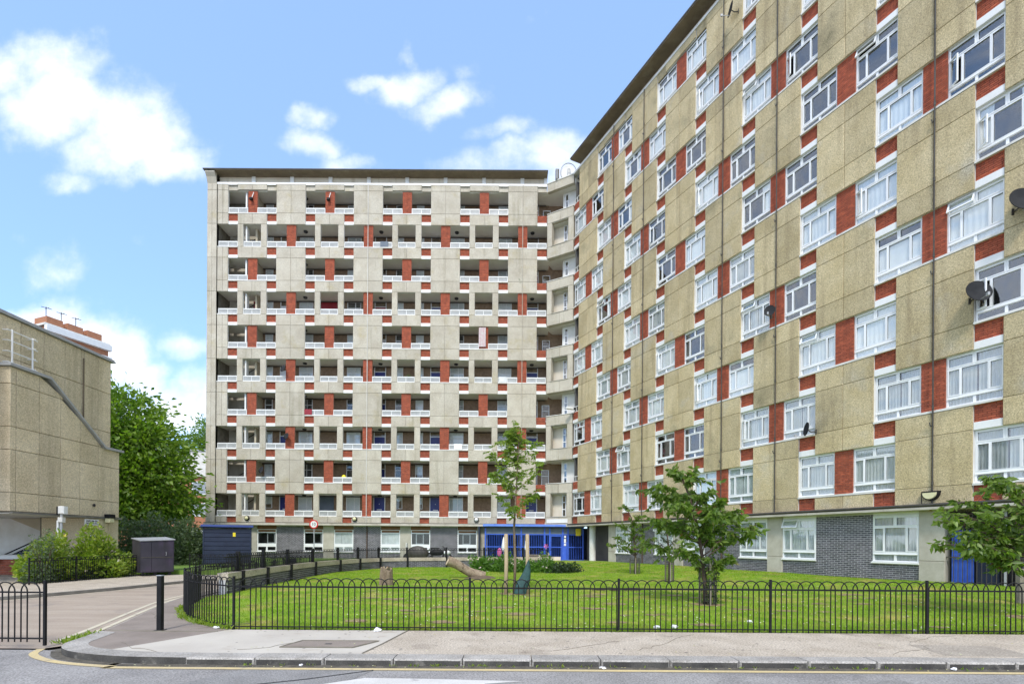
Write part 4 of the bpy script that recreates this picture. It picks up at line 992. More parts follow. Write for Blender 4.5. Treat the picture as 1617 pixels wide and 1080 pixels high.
put('top_glazing', MB().box(.11, 7.5, .02, .03, 2.10, GH - .06).mesh('top_glazing', 'board'), gate)
ys = put('notice', MB().slab(6.98, 7.38, -.07, -.045, 1.98, 2.52).mesh('notice', 'yellow'), gate)
put('lobby_wall', MB().box(-.5, 10.5, 3.6, 3.7, -.1, GH).box(-.5, -.4, .1, 3.6, -.1, GH).mesh('lobby_wall', 'navy'), gate)

# small things kept on the galleries
def gal(x, m, y=.55): return Vector((BX + x, BY + y, z0(m, ZO) - SPAN + .185))
def pot_plant(p, h, label, fl=None):
    t = empty('pot_plant', p, label, 'pot plant'); put('pot', MB().lathe([(0, 0), (.11, 0), (.16, .28), (.13, .28)], 12).mesh('pot', 'brick_orange'), t); n = 160
    d = rng.normal(size=(n, 3)); P_ = d / np.linalg.norm(d, axis=1)[:, None] * rng.random((n, 1)) ** .4 * np.array([.32, .3, h / 2]) + np.array([0, 0, .3 + h / 2]); put('foliage', leaves('foliage', P_, d, np.full(n, .13), np.full(n, .06), 'leaf_shrub'), t, kind='stuff')
pot_plant(gal(22.3, 7, .3), 1.2, 'bushy pot plant behind the rail, far right of the third gallery from the top')
pot_plant(gal(13.4, 4, .4), 1.1, 'pot plant behind the balcony rail on the middle gallery')
pot_plant(gal(9.9, 2, .4), 1.0, 'pot plant behind the rail on the third gallery from the bottom')
t = empty('yellow_bag', gal(8.35, 1, .35), 'bright yellow bag behind the rail on the second gallery from the bottom', 'bag'); put('bag', MB().sphere((0, 0, 1.05), .26, 10, 7, (.8, .6, 1.25)).mesh('bag', 'yellow', smooth=True), t); put('strap', MB().tube([(-.1, 0, 1.3), (0, 0, 1.5), (.1, 0, 1.3)], .015, 5).mesh('strap', 'black'), t)
for i, (x_, m_, c_, lab) in enumerate(((5.3, 3, 'door_red', 'dark red towel hung on the rail of the fourth gallery from the bottom'), (17.1, 2, 'curtain', 'white sheet drying on the gallery rail near the young tree top'), (11.2, 8, 'board', 'blue grey towel hung on the second gallery from the top'), (20.6, 4, 'curtain_grey', 'grey towel drying on the rail, right part of the middle gallery'))):
    t = empty('hanging_towel', (BX + x_, BY + .03, z0(m_, ZO) + .05), lab, 'towel'); b = MB()
    for r in range(5):
        for q in range(9): b.v.append((.62 * q / 8, -.02 + .015 * math.sin(q * 1.9 + r * .4), .40 - .42 * r / 4))
    for r in range(4):
        for q in range(8): a_ = r * 9 + q; b.f.append([a_, a_ + 1, a_ + 10, a_ + 9]); b.m.append(0)
    put('cloth', b.mesh('cloth', c_, smooth=True), t)
for i, (x_, m_, lab) in enumerate(((1.05, 9, 'black floodlight on a white arm fixed to the top left brick pier'), (7.1, 9, 'black floodlight on a white arm fixed to the second brick pier of the top gallery'))):
    t = empty('arm_floodlight', (BX + x_, BY + .05, z0(m_, ZO) + .9), lab, 'floodlight'); put('arm', MB().tube([(.15, .05, .75), (.08, -.12, .2)], .03, 6).mesh('arm', 'white'), t); put('lamp', MB().slab(-.06, .16, -.26, -.06, .02, .2, .02).mesh('lamp', 'black'), t)
def gdish(x, m, lab):
    t = empty('gallery_dish', (BX + x, BY + .05, z0(m, ZO) + .9), lab, 'satellite dish'); b = MB(); b.lathe([(.0, 0), (.15, .015), (.27, .06), (.28, .065), (.15, .03), (0, .02)], 18); put('reflector', b.mesh('reflector', 'dish', smooth=True), t, (0, -.22, 0), rot=(R(75), 0, R(-30))); put('mount', MB().tube([(0, .05, 0), (0, -.22, 0)], .02, 6).mesh('mount', 'pipe'), t)
gdish(3.75, 4, 'small dark satellite dish on the brick pier, lower left galleries'); gdish(4.05, 2, 'small dark satellite dish on a pier two galleries below the other one'); gdish(2.1, 1, 'dark satellite dish in the opening beside the stair, second gallery')

# ------------------------------------------------------------------ STAIR BLOCK at the left
sb = empty('stair_block', (-18.5, 18.5, 0), 'tan concrete slab building with stepped roofline above a dark stair recess', 'building')
def sput(n_, me, parent=None, **k): return put(n_, me, parent or sb, (18.5, -18.5, 0), **k)
FX = -18.5
ys_ = [18.5, 18.70, 19.62, 20.55, 21.47, 22.42, 23.62]       # vertical joints on the side face
zs_ = [2.575, 3.28, 4.85, 5.70, 7.28, 7.90]
def top_at(y): return 7.90 if y < 20 else (7.90 - (y - 20) / 2.7 * 2.26 if y < 22.7 else 5.64)
def side_slab(x, ya, yb, za, fa, fb, m='slab_stair', c=.012):
    """slab on a face looking to +X; top edge may slope from fa (at ya) to fb (at yb)"""
    b = MB(); X0, X1 = 0, .06
    P = [(ya, za), (yb, za), (yb, fb), (ya, fa)]; Q = [(ya + c, za + c), (yb - c, za + c), (yb - c, fb - c), (ya + c, fa - c)]
    b.v += [(x + X1 - c, p[0], p[1]) for p in P] + [(x + X1, p[0], p[1]) for p in Q] + [(x, p[0], p[1]) for p in P]
    for q in ((4, 5, 6, 7), (0, 1, 5, 4), (1, 2, 6, 5), (2, 3, 7, 6), (3, 0, 4, 7), (8, 9, 1, 0), (9, 10, 2, 1), (10, 11, 3, 2), (11, 8, 0, 3)): b.f.append(list(q)); b.m.append(0)
    return b.mesh('slab', m)
gj = .009
lower = sput('lower_walls', (lambda b: b.mesh('lower_walls', 'joint'))((lambda b: (b.v.extend([(FX - .03, y, z) for y, z in ((18.52, 2.53), (23.6, 2.53), (23.6, 5.6), (22.7, 5.6), (20, 7.86), (18.52, 7.86))] + [(-27, y, z) for y, z in ((18.52, 2.53), (23.6, 2.53), (23.6, 5.6), (22.7, 5.6), (20, 7.86), (18.52, 7.86))]),
    [b.f.append(q) or b.m.append(0) for q in ([0, 1, 2, 3, 4, 5], [11, 10, 9, 8, 7, 6], [0, 5, 11, 6], [5, 4, 10, 11], [4, 3, 9, 10], [3, 2, 8, 9], [2, 1, 7, 8], [1, 0, 6, 7])], b)[2])(MB())))
for ya, yb in zip(ys_, ys_[1:]):
    for za, zb in zip(zs_, zs_[1:]):
        ta, tb = min(zb, top_at(ya + gj)), min(zb, top_at(yb - gj))
        if za > max(ta, tb) - .08: continue
        if min(ta, tb) < za + .03:                       # clip where the slope leaves the cell
            yc = 20 + (7.90 - za - .03) / 2.26 * 2.7; tb = za + .03; yb2 = min(yb, yc)
        else: yb2 = yb
        put('slab', side_slab(FX - .04, ya + gj, yb2 - gj, za + gj, ta - gj, tb - gj), lower)
for xa, xb in ((-21.2, -18.47), (-24.0, -21.22), (-27, -24.02)):
    for za, zb in zip(zs_, zs_[1:]): put('slab', MB().slab(xa + gj, xb - gj, 0, .05, za + gj, zb - gj).mesh('slab', 'slab_stair'), lower, (0, 18.47, 0))
# sloping white coping
def cop(b, ya, za, yb, zb, x0=-19.0, x1=-18.36, th=.10):
    n = len(b.v); b.v += [(x0, ya, za), (x1, ya, za), (x1, yb, zb), (x0, yb, zb), (x0, ya, za + th), (x1, ya, za + th), (x1, yb, zb + th), (x0, yb, zb + th)]
    for q in ((0, 3, 2, 1), (4, 5, 6, 7), (0, 1, 5, 4), (1, 2, 6, 5), (2, 3, 7, 6), (3, 0, 4, 7)): b.f.append([n + i for i in q]); b.m.append(0)
b = MB(); cop(b, 18.36, 7.905, 20.0, 7.905); cop(b, 20.0, 7.905, 22.72, 5.645); cop(b, 22.72, 5.645, 23.75, 5.645); sput('coping', b.mesh('coping', 'metal_grey'))
sput('coping', MB().box(-27, -19.0, 18.36, 18.7, 7.905, 8.0).mesh('coping', 'metal_grey'))
# upper storey
up = sput('upper_walls', MB().box(-28, -18.95, 12.0, 23.62, 5.0, 9.85).box(-28, -18.95, 23.5, 23.64, 0, 9.85).mesh('upper_walls', 'joint'))
uy = [17.2, 18.35, 19.3, 20.25, 21.2, 22.0, 22.15, 22.9, 23.62]; uz = [5.0, 6.55, 8.35, 9.86]
for ya, yb in zip(uy, uy[1:]):
    for za, zb in zip(uz, uz[1:]): put('slab', side_slab(-18.96, ya + gj, yb - gj, za + gj, zb - gj, zb - gj), up)
sput('roof_edge', MB().slab(-28, -18.80, 12.0, 23.78, 9.87, 9.93).box(-28, -18.83, 12.0, 23.74, 9.93, 10.0).mesh('roof_edge', 'metal_grey'))
sput('wall_pipe', MB().tube([(-18.87, 22.08, 6.2), (-18.87, 22.08, 9.5)], .03, 6).mesh('wall_pipe', 'soffit'))
# ground floor: end wall with slabs, recess
gw = sput('ground_wall', MB().box(-20.5, FX - .03, 21.82, 23.6, 0, 2.5).mesh('ground_wall', 'joint'))
for ya, yb in ((21.80, 22.42), (22.42, 23.02), (23.02, 23.62)):
    put('slab', side_slab(FX - .06, ya + gj, yb - gj, 0.02, 2.49, 2.49), gw)
put('slab', MB().slab(-20.4, -18.5, 0, .05, 0, 2.48).mesh('slab', 'slab_stair'), gw, (0, 21.77, 0))
sput('string_course', MB().box(-18.52, -18.40, 18.5, 23.7, 2.50, 2.565).mesh('string_course', 'concrete_dark'))
sput('recess_ceiling', MB().box(-27, -18.54, 18.55, 23.55, 2.50, 2.525).mesh('recess_ceiling', 'ceiling'))
sput('recess_wall', MB().box(-30, -20.55, 23.35, 23.5, 0, 2.5).mesh('recess_wall', 'white_dirty'))
st = sput('stair_flight', (lambda b: (b.v.extend([(-22.9, 22.9, 2.49), (-20.55, 22.9, 1.55), (-20.55, 22.9, 2.3), (-20.9, 22.9, 2.49), (-22.9, 23.3, 2.49), (-20.55, 23.3, 1.55), (-20.55, 23.3, 2.3), (-20.9, 23.3, 2.49)]), [b.f.append(q) or b.m.append(0) for q in ([0, 1, 2, 3], [7, 6, 5, 4], [0, 4, 5, 1], [1, 5, 6, 2], [2, 6, 7, 3])], b.mesh('stair_flight', 'beige'))[2])(MB()))
sr = sput('stair_railing', MB().tube([(-22.9, 22.7, .85), (-20.5, 22.7, 1.95)], .03, 6).tube([(-22.9, 22.7, .70), (-20.5, 22.7, 1.78)], .02, 6).mesh('stair_railing', 'black'))
pb_ = MB().box(-.05, .05, -.02, .02, 0, 1).mesh('baluster', 'navy')
for i in range(14):
    xx = -22.85 + .175 * i; put('baluster', pb_, sr, (xx, 22.74, .05), scale=(1.7, 1, .65 + (xx + 22.9) / 2.4 * 1.08))
# white roof railing on the lower roof
rr = empty('roof_railing', (-18.7, 18.6, 8.0), 'white tubular railing on the lower flat roof at far left', 'railing')
b = MB()
rp = MB().tube([(0, 0, 0), (0, 0, 1.35)], .032, 6).mesh('post', 'white')
for p in ((-.0, .15, 0), (0, .95, 0), (-.55, .95, 0), (-.55, .15, 0)): put('post', rp, rr, p)
for i, zz in enumerate((.12, .52, .92, 1.30)):
    put('rail', MB().tube([(-3, .0, zz), (0, .0, zz), (0, 1.15, zz)], .022, 6).mesh('rail', 'white'), rr); put('rail', MB().tube([(-3, .95, zz), (.12, .95, zz)], .020, 6).mesh('rail', 'white'), rr)
cage = empty('ladder_cage', (-19.2, 18.25, 9.2), 'white ladder cage rising above the roof edge at far left', 'ladder')
put('stile', MB().tube([(0, 0, -1), (0, 0, 3.2)], .03, 6).tube([(-.5, 0, -1), (-.5, 0, 3.2)], .03, 6).mesh('stile', 'white'), cage)
put('hoop', MB().tube([(.0, 0, .6), (.1, .4, .6), (-.6, .4, .6), (-.5, 0, .6)], .02, 6).mesh('hoop', 'white'), cage); put('hoop', MB().tube([(.0, 0, 1.4), (.1, .4, 1.4), (-.6, .4, 1.4), (-.5, 0, 1.4)], .02, 6).mesh('hoop', 'white'), cage)
# name sign, small notice, lamp, camera pole
sg = empty('house_sign', (-18.42, 22.0, 2.30), 'white two line house name sign on the concrete end wall', 'sign')
put('plate', MB().box(0, .02, -.36, .36, -.12, .13).mesh('plate', 'white'), sg)
text('lettering', 'JAMES BR GH\nHOUSE ROCK', .105, sg, (.024, 0, 0.005), R(90), sx=.95)
nt2 = empty('small_notice', (-18.42, 22.05, 1.66), 'small square white notice below the house name sign', 'sign')
put('plate', MB().box(0, .015, -.11, .11, -.09, .09).mesh('plate', 'white'), nt2); text('lettering', '13', .12, nt2, (.018, 0, 0), R(90), m='metal_grey')
vb = empty('wall_vent', (-18.42, 22.15, 3.06), 'small round dark vent in the tan slab above the house sign', 'vent'); put('grille', MB().lathe([(0, -.02), (.06, -.03), (.07, 0), (0, 0)], 10, (0, 0, 0), 'y').mesh('grille', 'dark'), vb, rot=(0, 0, R(90)))
lp = empty('wall_light', (-18.42, 22.85, 2.50), 'black hooded wall light on the tan concrete end wall', 'wall light')
put('hood', MB().slab(-.16, .16, -.26, 0, .02, .20).mesh('hood', 'black'), lp, rot=(0, 0, R(90))); put('lens', MB().slab(-.13, .13, -.23, -.0, -.17, .02).mesh('lens', 'glass_lamp'), lp, rot=(0, 0, R(90)))
cp = empty('camera_pole', (-17.85, 19.9, 0), 'grey pole with white camera box in front of the tan concrete wall', 'camera pole')
put('pole', MB().tube([(0, 0, 0), (0, 0, 2.55)], .045, 10).mesh('pole', 'metal_grey'), cp); put('cable_trunking', MB().box(-.16, -.09, -.04, .04, 0, 2.3).mesh('cable_trunking', 'white'), cp)
put('camera_box', MB().slab(-.08, .16, -.10, .10, 2.55, 2.86, .03).mesh('camera_box', 'white'), cp); put('control_box', MB().slab(-.10, .09, -.08, .08, 2.22, 2.42, .02).mesh('control_box', 'white_dirty'), cp)
put('bracket', MB().slab(-.16, -.07, -.08, .08, 2.52, 2.84, .03).mesh('bracket', 'black'), cp)
# brick pier with white coping, bicycle
bp_ = empty('brick_pier_wall', (-22.3, 21.9, 0), 'low red brick pier wall with thick white coping stone', 'wall')
put('pier', MB().box(-3, .65, 0, .5, 0, .66).mesh('pier', 'mortar_red'), bp_); put('bricks', bricks_mesh('bricks', 3.65, .66, 'brick_red'), bp_, (-3, 0, 0), kind='stuff'); 
bs_ = put('bricks', bricks_mesh('bricks', .5, .66, 'brick_red'), bp_, (.65, 0, 0), rz=R(90)); bs_['kind'] = 'stuff'
put('coping', MB().slab(-3.1, .95, -.1, .6, .66, .86, .03).mesh('coping', 'white'), bp_); put('notice', MB().box(-.6, .05, -.125, -.101, .50, .72).mesh('notice', 'curtain'), bp_)
def bicycle(x, y, rz, label):
    t = empty('bicycle', (x, y, 0), label, 'bicycle', rz=rz)
    for xx in (-.5, .5):
        w_ = put('wheel', MB().tube([(.33 * math.cos(a), 0, .33 * math.sin(a)) for a in np.linspace(0, 2 * math.pi, 22)], .022, 6).mesh('tyre', 'rubber'), t, (xx, 0, .34))
        put('spokes', (lambda b: ([b.tube([(0, 0, 0), (.32 * math.cos(a), 0, .32 * math.sin(a))], .004, 3) for a in np.linspace(0, 2 * math.pi, 14)[:-1]], b.mesh('spokes', 'metal_grey'))[1])(MB()), w_)
    put('frame', MB().tube([(-.5, 0, .34), (-.1, 0, .32), (.35, 0, .78), (-.18, 0, .76), (-.1, 0, .32)], .02, 6).tube([(-.5, 0, .34), (-.18, 0, .76), (-.22, 0, .92)], .016, 6).tube([(.5, 0, .34), (.36, 0, .8), (.33, 0, .98)], .018, 6).mesh('frame', 'black'), t)
    put('saddle', MB().slab(-.36, -.10, -.07, .07, .92, .97).mesh('saddle', 'rubber'), t); put('handlebar', MB().tube([(.45, -.25, .95), (.33, -.1, 1.0), (.33, .1, 1.0), (.45, .25, .95)], .014, 6).mesh('handlebar', 'black'), t)
    return t
bicycle(-20.75, 22.3, .15, 'dark bicycle parked beside the brick pier in front of the stair')
# distant brick tower
tw = empty('distant_tower', (-93, 100, 0), 'distant orange brick tower block with white balconies beyond the roofline', 'tower block', rz=R(70.2))
put('wall', MB().box(0, 11.3, 0, 13, 0, 44.0).mesh('wall', 'brick_orange'), tw)
for zz in (36.2, 38.9, 41.6, 44.2): put('balcony_band', MB().slab(-.3, 11.6, -.9, .0, zz - 1.3, zz - .1).mesh('balcony_band', 'white'), tw)
for zz in (37.6, 40.3, 43.0):
    for xx in (.6, 4.4, 8.2): put('window', MB().slab(xx, xx + 2.2, -.06, .02, zz, zz + 1.0).mesh('window', 'upvc'), tw)
for i in range(3): put('roof_house', MB().box(.6 + i * 3.6, 3.4 + i * 3.6, 1.0, 5.0, 44.1, 46.4).mesh('roof_house', 'brick_orange'), tw)
put('coping', MB().box(-.3, 11.6, -.2, 13.2, 44.2, 44.6).mesh('coping', 'white_dirty'), tw)
for i in range(3): put('aerial', MB().tube([(1 + i * 2.6, 2, 44.6), (1 + i * 2.6, 2, 48.5)], .07, 5).tube([(.2 + i * 2.6, 2, 48.2), (2 + i * 2.6, 2, 48.4)], .06, 5).tube([(1.2 + i * 2.6, 1.4, 48.3), (1.2 + i * 2.6, 2.6, 48.3)], .05, 5).mesh('aerial', 'pipe'), tw)
# low flats behind the tree
bk = empty('background_flats', (-40, 56, 0), 'low orange brick flats with pale top band behind the tree', 'building')
put('wall', MB().box(-8, 9, 0, 8, 0, 8.6).mesh('wall', 'brick_orange'), bk); put('fascia', MB().slab(-8.2, 9.2, -.3, 8.2, 8.6, 11.4, .03).mesh('fascia', 'white_dirty'), bk)
put('roof', MB().box(-8.3, 9.3, -.4, 8.3, 11.4, 11.6).mesh('roof', 'metal_grey'), bk)
for xx in (4.3, 7.6):
    for zz in (1.2, 4.2, 6.6):
        w_ = put('window', MB().box(xx, xx + 1.9, -.06, .02, zz, zz + 1.5).mesh('window', 'upvc'), bk); put('pane', MB().box(xx + .15, xx + 1.75, -.075, -.06, zz + .12, zz + 1.4).mesh('pane', 'glass'), w_)
#PART3
# ------------------------------------------------------------------ FENCES
def hoop_mesh(w_, h, r=.0095, n=6, seg=12):
    pts = [(-w_ / 2, 0, 0), (-w_ / 2, 0, h - w_ / 2)] + [(-w_ / 2 * math.cos(math.pi * i / seg), 0, h - w_ / 2 + w_ / 2 * math.sin(math.pi * i / seg)) for i in range(1, seg)] + [(w_ / 2, 0, h - w_ / 2), (w_ / 2, 0, 0)]
    return MB().tube(pts, r, n).mesh('hoop', 'black')
D_ = .0955
HOOP = hoop_mesh(3 * D_, .90)
fpost = MB().slab(-.018, .018, -.018, .018, -.05, .93, .004).mesh('fence_post', 'black')
ff = empty('front_fence', (-4.85, FY, 0), 'long black hoop topped railing between the tan footway and the lawn', 'fence')
x = .10; i = 0
while x < 17.2:
    put('hoop', HOOP, ff, (x + 1.5 * D_, (.006 if i % 2 else -.006) + random.uniform(-.002, .002), .0), rot=(0, random.uniform(-.012, .012), 0)); x += 2 * D_; i += 1
for x in (0.0, 4.12, 6.72, 9.37, 12.10, 14.8): put('fence_post', fpost, ff, (x, 0, 0))
for a, e in ((0, 4.12), (4.12, 6.72), (6.72, 9.37), (9.37, 12.1), (12.1, 17.4)): put('rail', MB().box(a + .02, e - .02, -.006, .006, .735, .765).mesh('rail', 'black'), ff); put('rail', MB().box(a + .02, e - .02, -.012, .012, .045, .062).mesh('rail', 'black'), ff)
def curved_fence(name, pts, label, dh=D_, h=.9, hoop=None, posts=(), parts=True, z=0.0, step=2):
    t = empty(name, (pts[0].x, pts[0].y, z), label, 'fence')
    o = pts[0]; hoop = hoop or HOOP; acc_ = 0.0; nxt = dh * 1.5; L0 = 0
    S = [0.0]
    for a, b_ in zip(pts, pts[1:]): S.append(S[-1] + (b_ - a).length)
    def at(s):
        s = max(0, min(s, S[-1] - 1e-6))
        for i in range(len(S) - 1):
            if S[i] <= s <= S[i + 1]:
                f = (s - S[i]) / max(1e-9, S[i + 1] - S[i]); p = pts[i].lerp(pts[i + 1], f); d = pts[i + 1] - pts[i]; return p - o, math.atan2(d.y, d.x)
    s = dh * 1.5; i = 0
    while s < S[-1] - dh:
        p, a = at(s); put('hoop', hoop, t, (p.x, p.y, 0), rz=a); s += 2 * dh; i += 1
    n = max(2, int(S[-1] / .25))
    for zz in (h - .15, .055):
        put('rail', MB().tube([tuple(at(S[-1] * k / n)[0] + Vector((0, 0, zz))) for k in range(n + 1)], .013, 4).mesh('rail', 'black'), t)
    for q in posts:
        p, a = at(q); put('fence_post', fpost, t, (p.x, p.y, 0), rz=a)
    return t
side_pts = [Vector((p.x, p.y, 0)) for p in pin[::-1]][:31]
curved_fence('side_fence', side_pts, 'curved black hoop railing running back from the front fence corner to the low wall', posts=(2.0, 3.6, 4.9))
curved_fence('barrier_fence', [Vector((-16, 7.70, 0)), Vector((-7.02, 7.58, 0))], 'short black hoop railing at the left edge closing off the side road', posts=(8.96, 6.2, 3.5))
curved_fence('garden_fence', arc([(-16.35, 17.0), (-16.25, 19.0), (-16.3, 20.8), (-16.0, 22.0)], 6), 'black railing with posts around the yellow rose bush', posts=(.02, 1.75, 3.2, 4.9), h=.95)
curved_fence('rear_fence', [Vector((-14.7, 22.9, 0)), Vector((-9.0, 22.6, 0))], 'black hoop railing across the grass behind the dark bin store', posts=(.02, 2.0, 4.0, 5.6), h=.95)
# retaining wall with coping and railing
rw = empty('retaining_wall', (0, 0, 0), 'low grey brick retaining wall with concrete coping curving beside the lawn', 'wall')
def offset(pts, d0):
    o = []
    for i, p in enumerate(pts):
        d = (pts[min(i + 1, len(pts) - 1)] - pts[max(i - 1, 0)]).normalized(); o.append(p + Vector((d.y, -d.x, 0)) * d0)
    return o
def strip(name, pts, d0, d1, za, zb, m):
    A = offset(pts, d0); B = offset(pts, d1); b = MB(); n = len(pts)
    for i in range(n): b.v += [(A[i].x, A[i].y, za), (B[i].x, B[i].y, za), (B[i].x, B[i].y, zb), (A[i].x, A[i].y, zb)]
    for i in range(n - 1):
        for q in range(4): b.f.append([4 * i + q, 4 * i + 4 + q, 4 * i + 4 + (q + 1) % 4, 4 * i + (q + 1) % 4]); b.m.append(0)
    b.f.append([0, 1, 2, 3]); b.m.append(0); e = 4 * (n - 1); b.f.append([e + 3, e + 2, e + 1, e]); b.m.append(0)
    me = b.mesh(name, m); bb = bmesh.new(); bb.from_mesh(me); bmesh.ops.recalc_face_normals(bb, faces=bb.faces); bb.to_mesh(me); bb.free(); return me
put('wall_core', strip('wall_core', wallpts, -.12, .08, -.15, .40, 'mortar_grey'), rw)
put('coping', strip('coping', wallpts, -.18, .13, .402, .60, 'concrete_tan' if 'concrete_tan' in M else 'paving_tan'), rw)
S = [0.0]
for a, b_ in zip(wallpts, wallpts[1:]): S.append(S[-1] + (b_ - a).length)
def wat(s):
    for i in range(len(S) - 1):
        if S[i] <= s <= S[i + 1] + 1e-6:
            f = (s - S[i]) / (S[i + 1] - S[i]); return wallpts[i].lerp(wallpts[i + 1], f), (wallpts[i + 1] - wallpts[i]).normalized()
    return wallpts[-1], (wallpts[-1] - wallpts[-2]).normalized()
b = MB(); bl = .235
for c in range(7):
    s = .02 + (bl / 2 if c % 2 else 0)
    while s < S[-1] - .3:
        p, d = wat(s); q, _ = wat(s + bl - .015); nrm = Vector((d.y, -d.x, 0)); o_ = random.uniform(.088, .094)
        A, B, Cc, E = p + nrm * .07, q + nrm * .07, q + nrm * o_, p + nrm * o_; za = -.14 + c * .077; zb = za + .064; n = len(b.v)
        b.v += [(v_.x, v_.y, zz) for zz in (za, zb) for v_ in (A, B, Cc, E)]
        for qd in ((4, 5, 6, 7), (3, 2, 6, 7), (2, 1, 5, 6), (0, 3, 7, 4), (0, 1, 2, 3)): b.f.append([n + k for k in qd]); b.m.append(0)
        s += bl
put('bricks', b.mesh('bricks', 'brick_grey'), rw, kind='stuff')
wr_ = empty('wall_railing', (0, 0, 0), 'black hoop topped railing fixed along the retaining wall coping', 'railing')
SH = hoop_mesh(3 * .085, .56, .010, 5, 8)
s = .3
while s < S[-1] - .2:
    p, d = wat(s); put('hoop', SH, wr_, (p.x, p.y, .60), rz=math.atan2(d.y, d.x)); s += .17
put('rail', strip('rail', offset(wallpts, 0), -.008, .008, 1.04, 1.07, 'black'), wr_); put('rail', strip('rail', offset(wallpts, 0), -.012, .012, .64, .66, 'black'), wr_)
kp = MB().box(-.05, .05, -.05, .05, .60, 1.22).box(-.05, .05, .02, .20, .55, .62).box(-.045, .045, .13, .20, -.05, .62).mesh('fence_post', 'black')
for s in (1.0, 3.1, 5.4, 8.0, 10.6, 12.6, 14.4, 16.2, 18.6, 21.0, 23.6, 26.2):
    if s < S[-1]:
        p, d = wat(s); put('fence_post', kp, wr_, (p.x, p.y, 0), rz=math.atan2(d.y, d.x) + math.pi)
# ------------------------------------------------------------------ STREET THINGS
bo = empty('post', (-6.03, 8.62, 0), 'square black post standing on the dark pavement near the kerb corner', 'post')
put('shaft', MB().slab(-.04, .04, -.04, .04, 0, .935, .008).mesh('shaft', 'black'), bo); put('cap', MB().slab(-.046, .046, -.046, .046, .935, .948, .004).mesh('cap', 'metal_grey'), bo); put('base_plate', MB().box(-.07, .07, -.07, .07, 0, .012).mesh('base_plate', 'pipe'), bo)
bs = empty('bin_store', (-15.75, 21.3, 0), 'tall dark grey metal bin store with sloping lid and purple stained doors', 'bin store', rz=R(52))
b = MB(); n = 0
b.v += [(0, 0, .16), (1.68, 0, .16), (1.68, 1.25, .16), (0, 1.25, .16), (0, 0, 1.60), (1.68, 0, 1.66), (1.68, 1.25, 1.76), (0, 1.25, 1.70)]
for q in ((0, 3, 2, 1), (4, 5, 6, 7), (0, 1, 5, 4), (1, 2, 6, 5), (2, 3, 7, 6), (3, 0, 4, 7)): b.f.append(list(q)); b.m.append(0)
put('body', b.mesh('body', 'bin'), bs)
for a, e in ((.03, .52), (.54, 1.64)): put('door', MB().slab(a, e, -.028, -.002, .2, 1.56, .008).mesh('door', 'bin'), bs)
put('cross_bar', MB().slab(.02, 1.66, -.045, -.03, .84, .88, .004).mesh('cross_bar', 'pipe'), bs); put('handle', MB().tube([(1.25, -.03, .95), (1.25, -.08, .95), (1.25, -.08, 1.1), (1.25, -.03, 1.1)], .012, 6).mesh('handle', 'metal_grey'), bs)
b = MB(); b.v += [(-.05, -.06, 1.61), (1.73, -.06, 1.67), (1.73, 1.3, 1.78), (-.05, 1.3, 1.72), (-.05, -.06, 1.65), (1.73, -.06, 1.71), (1.73, 1.3, 1.82), (-.05, 1.3, 1.76)]
for q in ((0, 3, 2, 1), (4, 5, 6, 7), (0, 1, 5, 4), (1, 2, 6, 5), (2, 3, 7, 6), (3, 0, 4, 7)): b.f.append(list(q)); b.m.append(0)
put('lid', b.mesh('lid', 'metal_grey'), bs)
bs.scale = (.74, .86, .93)
for xx in (.15, .75, 1.5): put('wheel', MB().lathe([(0, -.03), (.08, -.03), (.08, .03), (0, .03)], 12, (0, 0, .08), 'y').mesh('wheel', 'rubber'), bs, (xx, .12, 0))
# navy kiosk
ks_ = empty('kiosk', (-15.3, 24.9, .15), 'navy blue slatted shed with bright blue roof edge in front of the flats', 'shed', rz=R(31))
put('body', MB().box(.04, 2.06, .04, 1.8, .22, 2.0).mesh('body', 'navy'), ks_)
for i in range(8): put('slat', MB().slab(.0, 2.1, 0, .04, .24 + i * .22, .44 + i * .22, .014).mesh('slat', 'navy'), ks_)
for xx in (-.03, 2.06): put('corner_post', MB().slab(xx, xx + .07, -.02, .06, -.1, 2.05).mesh('corner_post', 'navy'), ks_)
for xx in (.7, 1.35): put('leg', MB().box(xx, xx + .06, .1, .16, -.1, .22).mesh('leg', 'navy'), ks_)
put('roof', MB().slab(-.12, 2.2, -.15, 1.95, 2.05, 2.18, .03).mesh('roof', 'navy_roof'), ks_); put('sticker', MB().box(1.28, 1.40, -.006, -.001, 1.60, 1.80).mesh('sticker', 'yellow'), ks_)
# speed sign
sp_ = empty('speed_sign', (-13.6, 34.5, .15), 'round 10 speed limit sign on a thin grey pole before the flats', 'road sign')
put('pole', MB().tube([(0, 0, 0), (0, 0, 2.75)], .035, 8).mesh('pole', 'metal_grey'), sp_)
put('face', MB().lathe([(0, 0), (.30, 0), (.30, .015), (0, .015)], 28, (0, -.045, 2.55), 'y').mesh('face', 'red'), sp_); put('disc', MB().lathe([(0, 0), (.225, 0), (.225, .006), (0, .006)], 28, (0, -.064, 2.55), 'y').mesh('disc', 'white'), sp_)
text('lettering', '10', .29, sp_, (0, -.074, 2.55))
